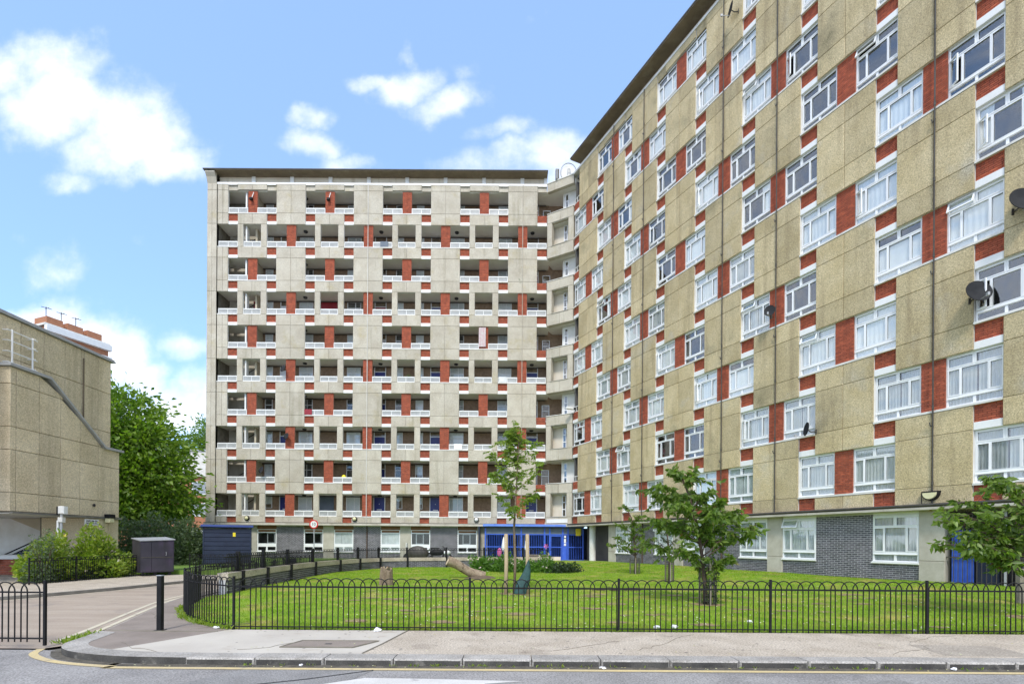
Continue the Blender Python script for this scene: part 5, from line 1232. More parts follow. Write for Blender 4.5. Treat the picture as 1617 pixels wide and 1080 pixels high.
# lamps on the facades
def bulkhead(name, loc, rz, label, big=1.0, white=False):
    t = empty(name, loc, label, 'wall light', rz=rz)
    put('body', MB().lathe([(.0, 0), (.20, 0), (.20, .10), (.15, .13)], 16, (0, 0, 0), 'y').mesh('body', 'black'), t, scale=(big, big, big))
    put('lens', MB().lathe([(.15, .12), (.14, .16), (.08, .20), (0, .21)], 16, (0, 0, 0), 'y').mesh('lens', 'white' if white else 'glass_lamp', smooth=True), t, scale=(big, big, big))
    put('conduit', MB().tube([(-.24, .0, .02), (-.24, .0, -.3)], .014, 5).mesh('conduit', 'white_dirty'), t)
bulkhead('bulkhead_light', (BX + .30 + .6, BY - .0, 3.32), 0, 'round yellowed bulkhead light above the navy shed')
bulkhead('bulkhead_light', (BX + 9.35, BY - .0, 3.30), 0, 'round yellowed bulkhead light over the grey wall, middle of the block')
bulkhead('bulkhead_light', (BX + 18.9, BY - .0, 3.30), 0, 'round white lit looking bulkhead light left of the young tree', white=True)
p = wing_pt(7 * KW + PW / 2 + .02, -.005, 3.30)
t = empty('floodlight', p, 'black D shaped floodlight with yellow lens above the right hand gate', 'wall light', rz=-(math.pi / 2 - ANG))
def dshape(w_, zt, zb, y0_, y1_):
    b = MB(); P_ = [(-w_, zt), (w_, zt)] + [(w_ * math.cos(a), zt * .6 + (zb - zt * .6) * math.sin(a)) for a in np.linspace(0, math.pi, 11)]; n = len(P_)
    b.v += [(x_, y1_, z_) for x_, z_ in P_] + [(x_ * .92, y0_, z_ * .92) for x_, z_ in P_]
    b.f += [list(range(n)), list(range(n, 2 * n))[::-1]] + [[q, (q + 1) % n, (q + 1) % n + n, q + n] for q in range(n)]; b.m += [0] * (n + 2); return b
put('housing', dshape(.27, .13, -.21, -.14, 0).mesh('housing', 'black'), t); put('lens', dshape(.21, .07, -.165, -.19, -.141).mesh('lens', 'glass_lamp'), t)
put('conduit', MB().tube([(-.3, 0, .08), (-.3, 0, -.32)], .014, 5).mesh('conduit', 'pipe'), t)
# satellite dishes
def dish(loc, rz, label, size=.40, tilt=20):
    t = empty('satellite_dish', loc, label, 'satellite dish', 'satellite dishes on the wing', rz=rz)
    b = MB(); prof = [(size * k / 7, .17 * size * (k / 7) ** 2) for k in range(8)]
    b.lathe([(r, z) for r, z in prof] + [(size * 1.02, .17 * size), (size * 1.02, .17 * size + .015)] + [(r, z - .012) for r, z in prof[::-1]], 22)
    q = put('reflector', b.mesh('reflector', 'dish', smooth=True), t, (0, -.34, .12), rot=(R(90 - tilt), 0, 0)); q.scale = (.88, 1.0, 1.0)
    put('mount', MB().tube([(0, 0, 0), (0, -.20, 0), (0, -.34, .10)], .022, 6).box(-.06, .06, -.01, .01, -.1, .1).mesh('mount', 'pipe'), t)
    put('feed_arm', MB().tube([(0, -.36, -.18), (0, -.78, -.16)], .014, 5).box(-.03, .03, -.86, -.76, -.20, -.10).mesh('feed_arm', 'metal_grey'), t)
def wdish(s, z, label, size=.40, turn=0.5, tilt=20): dish(wing_pt(s, 0.0, z), -(math.pi / 2 - ANG) + turn, label, size, tilt)
wdish(24.44, 11.92, 'large black satellite dish at the right edge, the upper of the two big ones', .42, .9)
wdish(23.38, 9.6, 'large black satellite dish beside the curtained window, below the edge one', .40, .9)
wdish(16.04, 12.03, 'small black satellite dish in front of a red brick pier', .26, .5, 12)
wdish(18.2, 6.3, 'small dark satellite dish low on the wing beside a pebble panel', .28, -.6, 8)
wdish(14.13, 27.9, 'dark satellite dish high up near the top edge of the photograph', .32, -.5, 10)
cc = empty('security_camera', wing_pt(-.5, -.1, 11.6), 'white security camera on the corner balcony beside the wing', 'camera', rz=.4)
put('body', MB().slab(-.6, 0, -.12, .12, .0, .16, .02).mesh('body', 'white'), cc); put('lens', MB().slab(-.02, .2, -.08, .08, .02, .14, .01).mesh('lens', 'black'), cc)
# pink towel over a pier
tw_ = empty('hanging_cloth', (BX + 6 * KB + .78, BY + .02, z0(5, ZO) + .1), 'pale pink patterned cloth hanging on a gallery pier', 'cloth')
b = MB(); n = 14
for r in range(9):
    for i in range(n + 1): b.v.append((.55 * i / n, -.05 + .03 * math.sin(i * 1.3 + r * .2), 1.55 - 1.5 * r / 8))
for r in range(8):
    for i in range(n): a = r * (n + 1) + i; b.f.append([a, a + 1, a + n + 2, a + n + 1]); b.m.append(0)
put('cloth', b.mesh('cloth', mat('cloth', (.58, .40, .42), (.60, .57, .55), .9, 7), smooth=True), tw_)
# motorbike under cover, motorbike, pram behind the railing
mc = empty('covered_motorbike', (-6.35, 33.8, .2), 'motorbike under a dark cover behind the wall railing', 'motorbike')
b = MB(); b.sphere((0, 0, .55), .5, 14, 8, (1.5, .55, 1.05)); put('cover', b.mesh('cover', 'pipe', smooth=True), mc); put('wheel', MB().lathe([(.16, -.05), (.30, -.05), (.30, .05), (.16, .05)], 16, (-.65, 0, .3), 'y').mesh('wheel', 'rubber'), mc); put('screen', MB().slab(-.75, -.70, -.2, .2, .85, 1.25).mesh('screen', 'white'), mc)
mb_ = empty('motorbike', (-5.0, 33.9, .2), 'black and white motorbike parked behind the wall railing', 'motorbike')
for xx in (-.62, .62): put('wheel', MB().tube([(.27 * math.cos(a), 0, .27 * math.sin(a)) for a in np.linspace(0, 2 * math.pi, 18)], .055, 6).mesh('wheel', 'rubber'), mb_, (xx, 0, .32))
put('body', MB().sphere((-.05, 0, .62), .3, 10, 6, (1.7, .5, .7)).tube([(.62, 0, .32), (.42, 0, .95)], .04, 6).tube([(-.62, 0, .32), (-.2, 0, .5)], .04, 6).mesh('body', 'black', smooth=True), mb_)
put('fairing', MB().sphere((.62, 0, .62), .2, 10, 6, (1.3, .7, .8)).mesh('fairing', 'white', smooth=True), mb_); put('headlight', MB().sphere((-.62, 0, .85), .14, 10, 6).mesh('headlight', 'white', smooth=True), mb_); put('seat', MB().slab(-.5, .1, -.13, .13, .85, .95, .03).mesh('seat', 'rubber'), mb_); put('handlebar', MB().tube([(.35, -.35, 1.05), (.42, 0, .98), (.35, .35, 1.05)], .02, 6).mesh('handlebar', 'black'), mb_)
bicycle(-1.15, 34.6, .2, 'white wheeled bicycle with pink bag left of the blue gate')
pk = empty('pink_bag', (-.85, 34.45, .75), 'bright pink bag hanging on the bicycle behind the railing', 'bag'); put('sack', MB().sphere((0, 0, .1), .2, 10, 7, (.8, .5, 1.6)).mesh('sack', 'pink', smooth=True), pk); put('strap', MB().tube([(-.08, 0, .35), (0, 0, .52), (.08, 0, .35)], .012, 5).mesh('strap', 'rubber'), pk)
for i, (xx, yy, lab) in enumerate(((-.55, 33.0, 'closed white garden parasol left of the staked young tree'), (1.0, 34.3, 'small closed white garden parasol right of the young tree'))):
    t = empty('garden_parasol', (xx, yy, .15), lab, 'parasol'); put('pole', MB().tube([(0, 0, 0), (0, 0, 1.75)], .02, 6).mesh('pole', 'white'), t); put('canopy', MB().lathe([(.02, 1.75), (.07, 1.55), (.15, 1.05), (.10, .82)], 10).mesh('canopy', 'white', smooth=True), t)
t = empty('garden_windmill', (2.35, 34.6, .15), 'pink and blue toy windmill on a stick before the blue gate', 'garden ornament')
put('stick', MB().tube([(0, 0, 0), (0, 0, 1.2)], .015, 5).mesh('stick', 'white'), t)
for k in range(5): put('vane', MB().poly([(0, 0, 0), (.06, -.03, .16), (.13, .02, .09)]).mesh('vane', 'pink'), t, (0, -.03, 1.15), rot=(0, R(72 * k), 0))
t = empty('planter', (1.75, 33.9, .1), 'dark timber planter box in front of the blue gate', 'planter')
for zz in (0, .22, .44): put('plank', MB().slab(-.75, .75, -.25, -.21, zz, zz + .205, .01).mesh('plank', 'timber_grey'), t)
put('box', MB().box(-.73, .73, -.21, .25, 0, .63).mesh('box', 'soil'), t)

# ------------------------------------------------------------------ TREES
def branch(b, p0, p1, r0, r1, sag=.0, n=6, k=5, wob=.04):
    p0, p1 = Vector(p0), Vector(p1); pts = []; L_ = (p1 - p0).length
    for i in range(k + 1):
        f = i / k; p = p0.lerp(p1, f); p.z += sag * L_ * math.sin(math.pi * f)
        if 0 < i < k: p += Vector((random.uniform(-1, 1), random.uniform(-1, 1), random.uniform(-.5, .5))) * wob * L_ * .5
        pts.append(p)
    b.tube(pts, [r0 + (r1 - r0) * i / k for i in range(k + 1)], n); return pts
def leaf_objects(tree, P, D, L_, Wd, m, nobj, variants=10, name='leaf'):
    """nearest nobj leaves as objects of their own, the rest as one crown"""
    d = np.linalg.norm(P + np.array(tree.location) - np.array([0, 0, 1.55]), axis=1); order = np.argsort(d - 3.0 * L_); near, rest = order[:nobj], order[nobj:]
    vm = []
    for i in range(variants): vm.append(leaves('leaf', np.zeros((1, 3)), np.array([[1, 0, 0.]]), [1.0], [.46], m, fold=.10))
    for i in near:
        dv = Vector(D[i]).normalized(); q = dv.to_track_quat('X', 'Z') @ Matrix.Rotation(random.uniform(-.7, .7), 4, 'X').to_quaternion()
        o = put(name, vm[i % variants], tree, P[i]); o.rotation_mode = 'QUATERNION'; o.rotation_quaternion = q; o.scale = (L_[i],) * 3
    put('crown', leaves('crown', P[rest], D[rest], L_[rest], Wd[rest], m), tree, kind='stuff')

def cherry(name, loc, label, tips, trunk, seed, leafn, ll=.165, rootz=0.0, nobj=290, m='leaf_cherry'):
    random.seed(seed); t = empty(name, loc, label, 'tree')
    tb = MB(); tb.tube(trunk, [.062, .05, .045, .04, .03, .012][:len(trunk)], 9); put('trunk', tb.mesh('trunk', 'bark_dark', smooth=True), t)
    bb = MB(); P = []; D = []; LL = []
    tr = [Vector(p) for p in trunk]
    for (tip, az_) in tips:
        tip = Vector(tip); zt = max(.8, tip.z - .25 - .35 * math.hypot(tip.x - tr[-2].x, tip.y))
        # point on the trunk at height zt
        base = tr[0]
        for a, c in zip(tr, tr[1:]):
            if a.z <= zt <= c.z: base = a.lerp(c, (zt - a.z) / (c.z - a.z)); break
        else: base = tr[-2]
        pts = branch(bb, base, tip, .020, .005, .10, 6, 7, .05)
        segs = list(zip(pts, pts[1:])); tot = sum((c - a).length for a, c in segs)
        twigs = []
        for k in range(int(4 + tot * 3)):
            f = random.uniform(.30, 1); q = pts[min(len(pts) - 1, int(f * (len(pts) - 1)))]
            e = q + Vector((random.gauss(0, .26), random.gauss(0, .26), random.gauss(-.02, .11))); tw2 = branch(bb, q, e, .006, .002, .05, 4, 3, .05); twigs.append((q, e))
        twigs += [(a, c) for a, c in segs[2:]]
        per = max(4, int(leafn / len(tips) / len(twigs)))
        for (a, c) in twigs:
            dr = (c - a)
            for k in range(per):
                f = random.random() ** .7; p = a.lerp(c, f) + Vector((random.gauss(0, .02), random.gauss(0, .02), random.gauss(0, .02)))
                d = dr.normalized() * .5 + Vector((random.gauss(0, .55), random.gauss(0, .55), random.uniform(-1.15, .15)))
                P.append(p); D.append(d); LL.append(ll * random.uniform(.6, 1.15))
    put('branches', bb.mesh('branches', 'bark_dark'), t, kind='stuff')
    P, D, LL = np.array(P), np.array(D), np.array(LL)
    kk = rng.choice(len(P), len(P) // 22, replace=False); put('new_growth', leaves('new_growth', P[kk] + D[kk] * .05, D[kk], LL[kk] * .8, LL[kk] * .35, 'leaf_tip'), t, kind='stuff')
    leaf_objects(t, P, D, LL, LL * .46, m, nobj)
    return t
def guard(name, loc, r, h, label, filled=0):
    t = empty(name, loc, label, 'tree guard'); b = MB(); n = 16
    for k in range(n):
        a = 2 * math.pi * k / n; b.tube([(r * math.cos(a), r * math.sin(a), -.02), (r * math.cos(a), r * math.sin(a), h)], .0045, 4)
    k = 0.0
    while k < h: b.tube([(r * math.cos(a), r * math.sin(a), k + .02) for a in np.linspace(0, 2 * math.pi, 17)], .004, 4, cap=False); k += .075
    put('wire_mesh', b.mesh('wire_mesh', 'pipe'), t, kind='stuff')
    b = MB()
    for a in (.4, 2.5, 4.6): b.box(r * math.cos(a) - .02, r * math.cos(a) + .02, r * math.sin(a) - .02, r * math.sin(a) + .02, -.02, h * 1.02)
    put('stake', b.mesh('stake', 'timber_grey'), t)
    return t
CX, CY = 4.98, 12.9
tips = [((-.81, .1, 3.42), 0), ((-.44, -.2, 3.30), 0), ((-1.74, .2, 2.92), 0), ((-1.3, -.4, 3.02), 0), ((.25, .2, 2.95), 0), ((.2, -.5, 2.6), 0), ((1.42, .0, 1.95), 0), ((1.05, .5, 2.25), 0), ((.72, -.3, 2.42), 0),
        ((-1.55, -.2, 2.20), 0), ((-1.1, .5, 2.06), 0), ((-1.45, .3, 1.50), 0), ((-.85, -.4, 1.42), 0), ((.45, -.4, 1.18), 0), ((-.3, 1.1, 2.2), 0), ((-.7, .9, 2.7), 0), ((-.2, -1.0, 2.35), 0), ((.5, .9, 1.9), 0), ((-.9, -.7, 2.55), 0), ((-.3, .3, 2.9), 0), ((1.2, -.3, 2.05), 0), ((-.1, -.3, 2.0), 0)]
cherry('cherry_tree', (CX, CY, lawn_h(CX, CY)), 'broad leafy cherry tree with big drooping leaves, tallest on the right lawn', tips, [(0, 0, -.05), (-.03, 0, .6), (-.10, .02, 1.3), (-.22, .02, 2.0), (-.42, .0, 2.7), (-.62, .05, 3.3)], 21, 3700, ll=.19)
guard('mesh_guard', (CX + .06, CY, lawn_h(CX, CY)), .21, 1.08, 'wire mesh guard around the foot of the broad cherry tree')
t = empty('sapling_growth', (CX + .12, CY - .05, lawn_h(CX, CY)), 'leafy suckers growing inside the wire guard of the cherry', 'plant')
n = 420; a = rng.uniform(0, 6.28, n); rr2 = .19 * np.sqrt(rng.random(n)); z = rng.random(n) * 1.25
Pp = np.stack([rr2 * np.cos(a), rr2 * np.sin(a), z], 1); put('foliage', leaves('foliage', Pp, rng.normal(size=(n, 3)), rng.uniform(.05, .10, n), rng.uniform(.03, .05, n), 'leaf_dark'), t, kind='stuff'); put('stem', MB().tube([(0, 0, 0), (.03, 0, .7), (.0, .02, 1.25)], .012, 5).mesh('stem', 'bark_dark'), t)
# right edge tree
RX, RY = 10.95, 10.6
tips = [((-2.05, -.1, 2.22), 0), ((-1.75, .3, 2.05), 0), ((-2.0, .1, 1.55), 0), ((-1.6, -.3, 1.62), 0), ((-1.25, .2, 1.35), 0), ((-1.0, -.2, 2.85), 0), ((-.7, .3, 3.0), 0), ((-1.2, .5, 2.5), 0), ((-.6, -.5, 2.3), 0), ((-.5, -.4, 1.75), 0), ((-.7, .4, 1.9), 0), ((.6, -.3, 2.6), 0), ((.9, .4, 2.1), 0), ((.3, .9, 2.9), 0), ((1.5, 0, 2.3), 0), ((0, -.9, 2.0), 0), ((-1.3, -.4, 2.2), 0), ((-.9, -.1, 1.5), 0), ((-1.6, .0, 1.85), 0)]
cherry('cherry_tree', (RX, RY, 0.02), 'cherry tree at the right edge with branches reaching over the blue gate', tips, [(0, 0, -.05), (.02, 0, .6), (-.02, .02, 1.2), (-.05, .0, 1.9), (-.05, .02, 2.6), (-.1, .05, 3.1)], 33, 2700, ll=.185)
t = empty('timber_stake', (12.55, 12.4, .0), 'weathered grey timber stake at the right edge behind the fence', 'stake'); put('stake', MB().slab(-.06, .06, -.06, .06, -.1, .98, .01).mesh('stake', 'timber_grey'), t)
# two small trees behind
BX2, BY2 = 5.80, 23.6
tips = [((-1.3, 0, 1.35), 0), ((-1.1, -.4, 1.7), 0), ((-.5, .2, 3.2), 0), ((-.85, .3, 2.3), 0), ((.2, 0, 2.7), 0), ((.7, .1, 2.2), 0), ((.9, -.3, 1.7), 0), ((-.6, -.5, 1.25), 0), ((.4, -.6, 1.35), 0), ((0, .8, 1.9), 0), ((-.3, -.7, 2.1), 0), ((-.1, 0, 2.4), 0), ((.5, .4, 1.8), 0)]
cherry('small_tree', (BX2, BY2, lawn_h(BX2, BY2)), 'small dark leaved tree behind the cherry, nearest the round white column', tips, [(0, 0, -.05), (.02, 0, .5), (-.02, 0, 1.1), (-.1, 0, 1.9), (-.2, 0, 2.6), (-.4, .1, 3.1)], 45, 2800, ll=.125, nobj=0)
guard('mesh_guard', (BX2 - .02, BY2, lawn_h(BX2, BY2)), .24, .72, 'wire mesh guard round the small dark tree near the white column')
SX, SY = 6.25, 19.9
tips = [((-.65, 0, 1.5), 0), ((-.4, -.2, 1.8), 0), ((.3, .1, 1.7), 0), ((.55, 0, 1.45), 0), ((-.1, .1, 2.0), 0), ((-.75, .2, 1.7), 0)]
cherry('small_tree', (SX, SY, lawn_h(SX, SY)), 'thin sparse sapling in a tall mesh guard, between the cherry and the small dark tree', tips, [(0, 0, -.05), (0, 0, .5), (-.02, 0, 1.0), (-.05, 0, 1.4), (-.08, 0, 1.7), (-.1, 0, 1.9)], 51, 320, ll=.10, nobj=0, m='leaf_dark')
guard('mesh_guard', (SX, SY, lawn_h(SX, SY)), .17, .92, 'tall narrow wire mesh guard round the sparse sapling')
# young staked tree
YX, YY = .08, 15.1
t = empty('young_tree', (YX, YY, lawn_h(YX, YY)), 'slender young tree with feathery leaves tied between two timber stakes', 'tree')
tk = [(0, 0, -.05), (.02, 0, 1.0), (-.02, 0, 2.0), (.03, .02, 3.0), (.08, 0, 4.0), (.12, 0, 5.0)]
put('trunk', MB().tube(tk, [.048, .04, .034, .026, .017, .006], 8).mesh('trunk', 'bark', smooth=True), t)
bb = MB(); P = []; D = []; LL = []
random.seed(77)
for i in range(32):
    zz = random.uniform(2.05, 4.75); f = zz / 5; base = Vector((.02 + .08 * max(0, f - .4), 0, zz)); a = random.uniform(0, 6.28); le = (.85 * (1 - abs(f - .62) * 1.1)) * random.uniform(.55, 1.1)
    if f > .88: le *= .55
    tip = base + Vector((math.cos(a) * le, math.sin(a) * le, le * random.uniform(.55, 1.2))); pts = branch(bb, base, tip, .010, .003, .05, 5, 4, .05)
    for k in range(int(7 + le * 9)):
        q = pts[random.randint(1, len(pts) - 1)] + Vector((random.gauss(0, .05), random.gauss(0, .05), random.gauss(0, .05))); dd = Vector((random.gauss(0, 1), random.gauss(0, 1), random.uniform(-.9, .3))).normalized(); ln_ = random.uniform(.13, .22)
        bb.tube([tuple(q), tuple(q + dd * ln_)], .002, 3)
        sdv = dd.cross(Vector((0, 0, 1))).normalized() if abs(dd.z) < .95 else Vector((1, 0, 0))
        for j in range(5):
            pp = q + dd * ln_ * (j + .6) / 5
            for sg_ in (-1, 1): P.append(pp); D.append(dd * .5 + sdv * sg_ + Vector((0, 0, -.35))); LL.append(random.uniform(.085, .14))
        P.append(q + dd * ln_); D.append(dd); LL.append(.08)
put('branches', bb.mesh('branches', 'bark'), t, kind='stuff'); P, D, LL = np.array(P), np.array(D), np.array(LL)
put('crown', leaves('crown', P, D, LL, LL * .40, 'leaf_rowan'), t, kind='stuff')
for xx, lab in ((-.26, 'round timber stake left of the slender young tree'), (.38, 'round timber stake right of the young tree, holding the green bag')):
    s = empty('tree_stake', (YX + xx, YY + .02, lawn_h(YX, YY)), lab, 'stake', 'stakes beside the young tree')
    put('stake', MB().tube([(0, 0, -.1), (.012, 0, .9), (.0, 0, 1.78), (0, 0, 1.80)], [.062, .060, .058, .045], 10).mesh('stake', 'timber', smooth=True), s); put('tie', MB().tube([(.0, -.06, 1.55), (-.06, .0, 1.6), (-.05, -.03, 1.35)], .008, 4).mesh('tie', 'white'), s)
bgm = empty('watering_bag', (YX + .30, YY - .05, lawn_h(YX, YY)), 'dark green watering bag slung from the right hand stake', 'bag')
b = MB(); rows, n = 10, 12
for r in range(rows + 1):
    f = r / rows; zc = .98 * (1 - f) + .02; cxx = .10 - .20 * f + .03 * math.sin(f * 5); hw = .03 + .17 * min(1, f * 1.6) - .05 * max(0, f - .7); th = .02 + .07 * f
    for k in range(n):
        a = 2 * math.pi * k / n; b.v.append((cxx + hw * math.cos(a), (th + .012 * math.sin(k * 2.1 + r)) * math.sin(a), zc + .05 * math.cos(a) * (1 - f)))
for r in range(rows):
    for k in range(n): k2 = (k + 1) % n; b.f.append([r * n + k, r * n + k2, (r + 1) * n + k2, (r + 1) * n + k]); b.m.append(0)
put('bag', b.mesh('bag', 'green_bag', smooth=True), bgm)
t = empty('netting', (YX - .3, YY + .1, lawn_h(YX, YY)), 'thin green mesh sheet by the left timber stake', 'mesh')
b = MB()
for i in range(9): b.tube([(-.16 + .04 * i, 0, 0), (-.16 + .04 * i, .0, .95)], .0018, 3)
for i in range(20): b.tube([(-.16, 0, .05 * i), (.16, 0, .05 * i)], .0018, 3)
put('mesh', b.mesh('mesh', 'leaf_dark'), t, kind='stuff')
# stump and leaning log
t = empty('tree_stump', (-4.49, 18.0, lawn_h(-4.49, 18.0)), 'short broken tree stump with splintered top on the lawn', 'stump')
b = MB(); n = 22; rows = 6
for r in range(rows + 1):
    for k in range(n):
        a = 2 * math.pi * k / n; rad = .215 + .05 * (1 - r / rows) ** 2 + .018 * math.sin(k * 3) + random.uniform(-.008, .008); zz = -.05 + .64 * r / rows
        if r == rows: zz += random.uniform(-.10, .07); rad *= .92
        b.v.append((rad * math.cos(a), rad * math.sin(a), zz))
for r in range(rows):
    for k in range(n): k2 = (k + 1) % n; b.f.append([r * n + k, r * n + k2, (r + 1) * n + k2, (r + 1) * n + k]); b.m.append(0)
put('bole', b.mesh('bole', 'bark'), t)
b = MB(); c0 = len(b.v); b.v.append((0, 0, .50))
for k in range(n): v_ = (.19 * math.cos(2 * math.pi * k / n), .19 * math.sin(2 * math.pi * k / n), .55 + random.uniform(-.07, .12)); b.v.append(v_)
for k in range(n): b.f.append([0, 1 + k, 1 + (k + 1) % n]); b.m.append(0)
put('broken_top', b.mesh('broken_top', 'log_end'), t)
LX, LY = -1.9, 19.3
t = empty('leaning_log', (-1.5, 22.0, 0), 'thick cut log leaning up out of the lawn', 'log')
A, B = Vector((-1.25, -.4, .74)), Vector((.25, 0, -.02)); pts = [A.lerp(B, f / 8) + Vector((0, 0, .03 * math.sin(f))) for f in range(9)]
put('bole', MB().tube([tuple(p) for p in pts], [.215, .21, .20, .195, .19, .20, .21, .23, .26], 16).mesh('bole', 'log', smooth=False), t)
dv = (A - B).normalized(); b = MB(); q = dv.to_track_quat('Z', 'Y')
put('cut_face', MB().lathe([(0, .012), (.195, .010), (.21, 0)], 18).mesh('cut_face', 'log_end'), t, tuple(A), rot=q.to_euler())
b = MB(); b.lathe([(.75, -.02), (.5, .05), (.2, .10), (0, .11)], 14); put('soil_mound', b.mesh('soil_mound', 'soil', smooth=True), t, (0.15, -.05, .0))
for lx, ly, r_, lab in ((4.0, 16.5, .55, 'flat scatter of twigs and bark chips on the lawn right of the young tree'),):
    t = empty('brushwood', (lx - .3, ly, lawn_h(lx, ly)), lab, 'brushwood'); b = MB()
    for i in range(90): a = random.uniform(0, 6.28); p = Vector((random.gauss(0, .45), random.gauss(0, .18), random.uniform(.01, .06))); b.tube([tuple(p), tuple(p + Vector((math.cos(a), math.sin(a) * .5, random.uniform(-.1, .15))) * random.uniform(.08, .3))], .009, 4)
    put('twigs', b.mesh('twigs', 'bark_dark'), t, kind='stuff')
# ground-cover shrubs near the gate
def shrub(name, loc, size, n, label, m='leaf_shrub', ll=.12, flowers=None, cat='shrub'):
    t = empty(name, loc, label, cat); d = rng.normal(size=(n, 3)); d /= np.linalg.norm(d, axis=1)[:, None]; d[:, 2] = np.abs(d[:, 2])
    lump = 1 + .25 * np.sin(d[:, 0] * 5 + loc[0]) * np.sin(d[:, 1] * 4 + loc[1]) + .15 * np.sin(d[:, 2] * 9 + loc[0] * 3)
    r = (rng.random(n) ** .45) * lump; P = d * r[:, None] * np.array(size); D = d + rng.normal(0, .7, (n, 3)); Ls = rng.uniform(.6, 1.2, n) * ll
    put('foliage', leaves('foliage', P, D, Ls, Ls * .5, m), t, kind='stuff'); b = MB()
    for i in range(9): a = random.uniform(0, 6.28); b.tube([(0, 0, 0), (math.cos(a) * size[0] * .4, math.sin(a) * size[1] * .4, size[2] * .55), (math.cos(a) * size[0] * .7, math.sin(a) * size[1] * .7, size[2] * .8)], [.015, .01, .004], 5)
    put('stems', b.mesh('stems', 'bark_dark'), t, kind='stuff')
    if flowers:
        fm, fn = flowers; k = rng.choice(n, fn); Pf = d[k] * lump[k][:, None] * np.array(size) * 1.04
        Pf = np.repeat(Pf, 6, 0) + rng.normal(0, .015, (fn * 6, 3)); put('flowers', leaves('flowers', Pf, rng.normal(size=(fn * 6, 3)), np.full(fn * 6, .08), np.full(fn * 6, .07), fm), t, kind='stuff')
    return t
for i, (xx, yy, sx, sy, sz, n, m, lab, fl) in enumerate((
    (-1.55, 26.6, .75, .7, .85, 1900, 'leaf_shrub', 'bright green shrub with pale blooms at the left end of the flower bed', ('flower_white', 10)),
    (-.45, 26.4, .75, .7, .85, 1900, 'leaf_shrub', 'rounded bright green shrub behind the left timber stake', None),
    (.65, 26.6, .8, .7, .75, 1700, 'leaf_shrub', 'low bright shrub behind the green watering bag', ('flower_white', 6)),
    (1.75, 26.5, .8, .7, .80, 1700, 'leaf_shrub', 'bright shrub with white blooms right of the young tree', ('flower_white', 10)),
    (2.75, 26.0, .9, .7, .55, 1500, 'leaf_dark', 'low darker green shrub at the right end of the flower bed', None))):
    shrub('shrub', (xx, yy, lawn_h(xx, yy) - .05), (sx, sy, sz), n, lab, m, .14, fl)
# rose bushes left
shrub('rose_bush', (-17.1, 20.6, 0), (.95, 1.3, 1.6), 9000, 'bright yellow green rose bush, the larger one beside the bin store', 'leaf_rose', .16, ('flower_white', 8))
shrub('rose_bush', (-17.15, 18.7, 0), (.75, 1.0, 1.50), 6000, 'rose bush with yellow blooms in front of the camera pole', 'leaf_rose', .15, ('flower_yellow', 12))
shrub('spiky_bush', (-16.75, 17.95, 0), (.45, .5, 1.65), 1500, 'grey green pointed bush at the left end of the garden fence', 'leaf_grey', .10)
shrub('low_planting', (-16.7, 19.6, 0), (.35, 2.3, .55), 2200, 'dark low planting behind the garden fence bars', 'leaf_dark', .10)
# big tree behind left and dark bushes under it
def big_tree(name, loc, h, lobes, n, ll, m, label, trunk_r=.28, nobj=0):
    t = empty(name, loc, label, 'tree'); tb = MB(); tb.tube([(0, 0, -.1), (.1, 0, h * .25), (-.1, .1, h * .5), (.05, 0, h * .8)], [trunk_r, trunk_r * .8, trunk_r * .5, .05], 10); put('trunk', tb.mesh('trunk', 'bark', smooth=True), t)
    bb = MB(); P = []; D = []
    for (cx, cy, cz, rx, ry, rz_) in lobes:
        branch(bb, (0, 0, max(h * .2, cz - rz_ * 1.2)), (cx, cy, cz), .09, .02, .05, 6, 5, .08)
        k = int(n * (rx * ry * rz_) ** .66 / sum((l[3] * l[4] * l[5]) ** .66 for l in lobes)); nc = max(6, k // 26)
        d = rng.normal(size=(nc, 3)); d /= np.linalg.norm(d, axis=1)[:, None]; rad = rng.uniform(.45, 1.05, nc) ** .6
        C = np.array([cx, cy, cz]) + d * rad[:, None] * np.array([rx, ry, rz_])
        for c, dd in zip(C, d):
            m_ = 26; sc_ = rng.uniform(.7, 1.3); loc_ = rng.normal(size=(m_, 3)) * np.array([.34, .34, .12]) * sc_ * (ll / .2)
            P.append(c + loc_); D.append(dd * .5 + rng.normal(0, .45, (m_, 3)) + np.array([0, 0, -.25]) + loc_ * .8)
    P, D = np.concatenate(P), np.concatenate(D); Ls = rng.uniform(.65, 1.2, len(P)) * ll
    put('branches', bb.mesh('branches', 'bark_dark'), t, kind='stuff'); put('crown', leaves('crown', P, D, Ls, Ls * .52, m), t, kind='stuff'); return t
big_tree('lime_tree', (-25.0, 33.0, .0), 11.8, [(-.4, 0, 9.5, 1.9, 2.0, 2.0), (.9, -.3, 7.6, 2.1, 2.1, 1.6), (-1.9, 0, 7.5, 2.2, 2.2, 2.2), (1.5, -.4, 5.6, 2.1, 2.0, 1.5), (-1.0, -1.0, 5.5, 2.2, 2.0, 1.9), (2.2, .2, 4.0, 1.7, 1.7, 1.2), (-.1, -1.2, 3.6, 2.2, 1.6, 1.4), (-2.9, 0, 4.5, 2.2, 2, 2.2)], 26000, .36, 'leaf_big', 'large dense bright green tree between the stair block and the flats')
big_tree('distant_tree', (-35.5, 62.0, .0), 17.0, [(0, 0, 14.2, 3.0, 3.0, 2.2), (2.8, 0, 13.2, 2.6, 2.6, 2.0), (-2.8, 0, 12.6, 2.6, 2.6, 2.3), (.5, 0, 11.2, 3.5, 3, 2.0)], 9000, .42, 'leaf_far', 'paler distant tree rising above the low brick flats')
shrub('dark_bush', (-20.8, 28.5, 0), (2.0, 1.2, 2.6), 9500, 'dark grey green bush under the large tree beside the stair block', 'leaf_grey', .20)
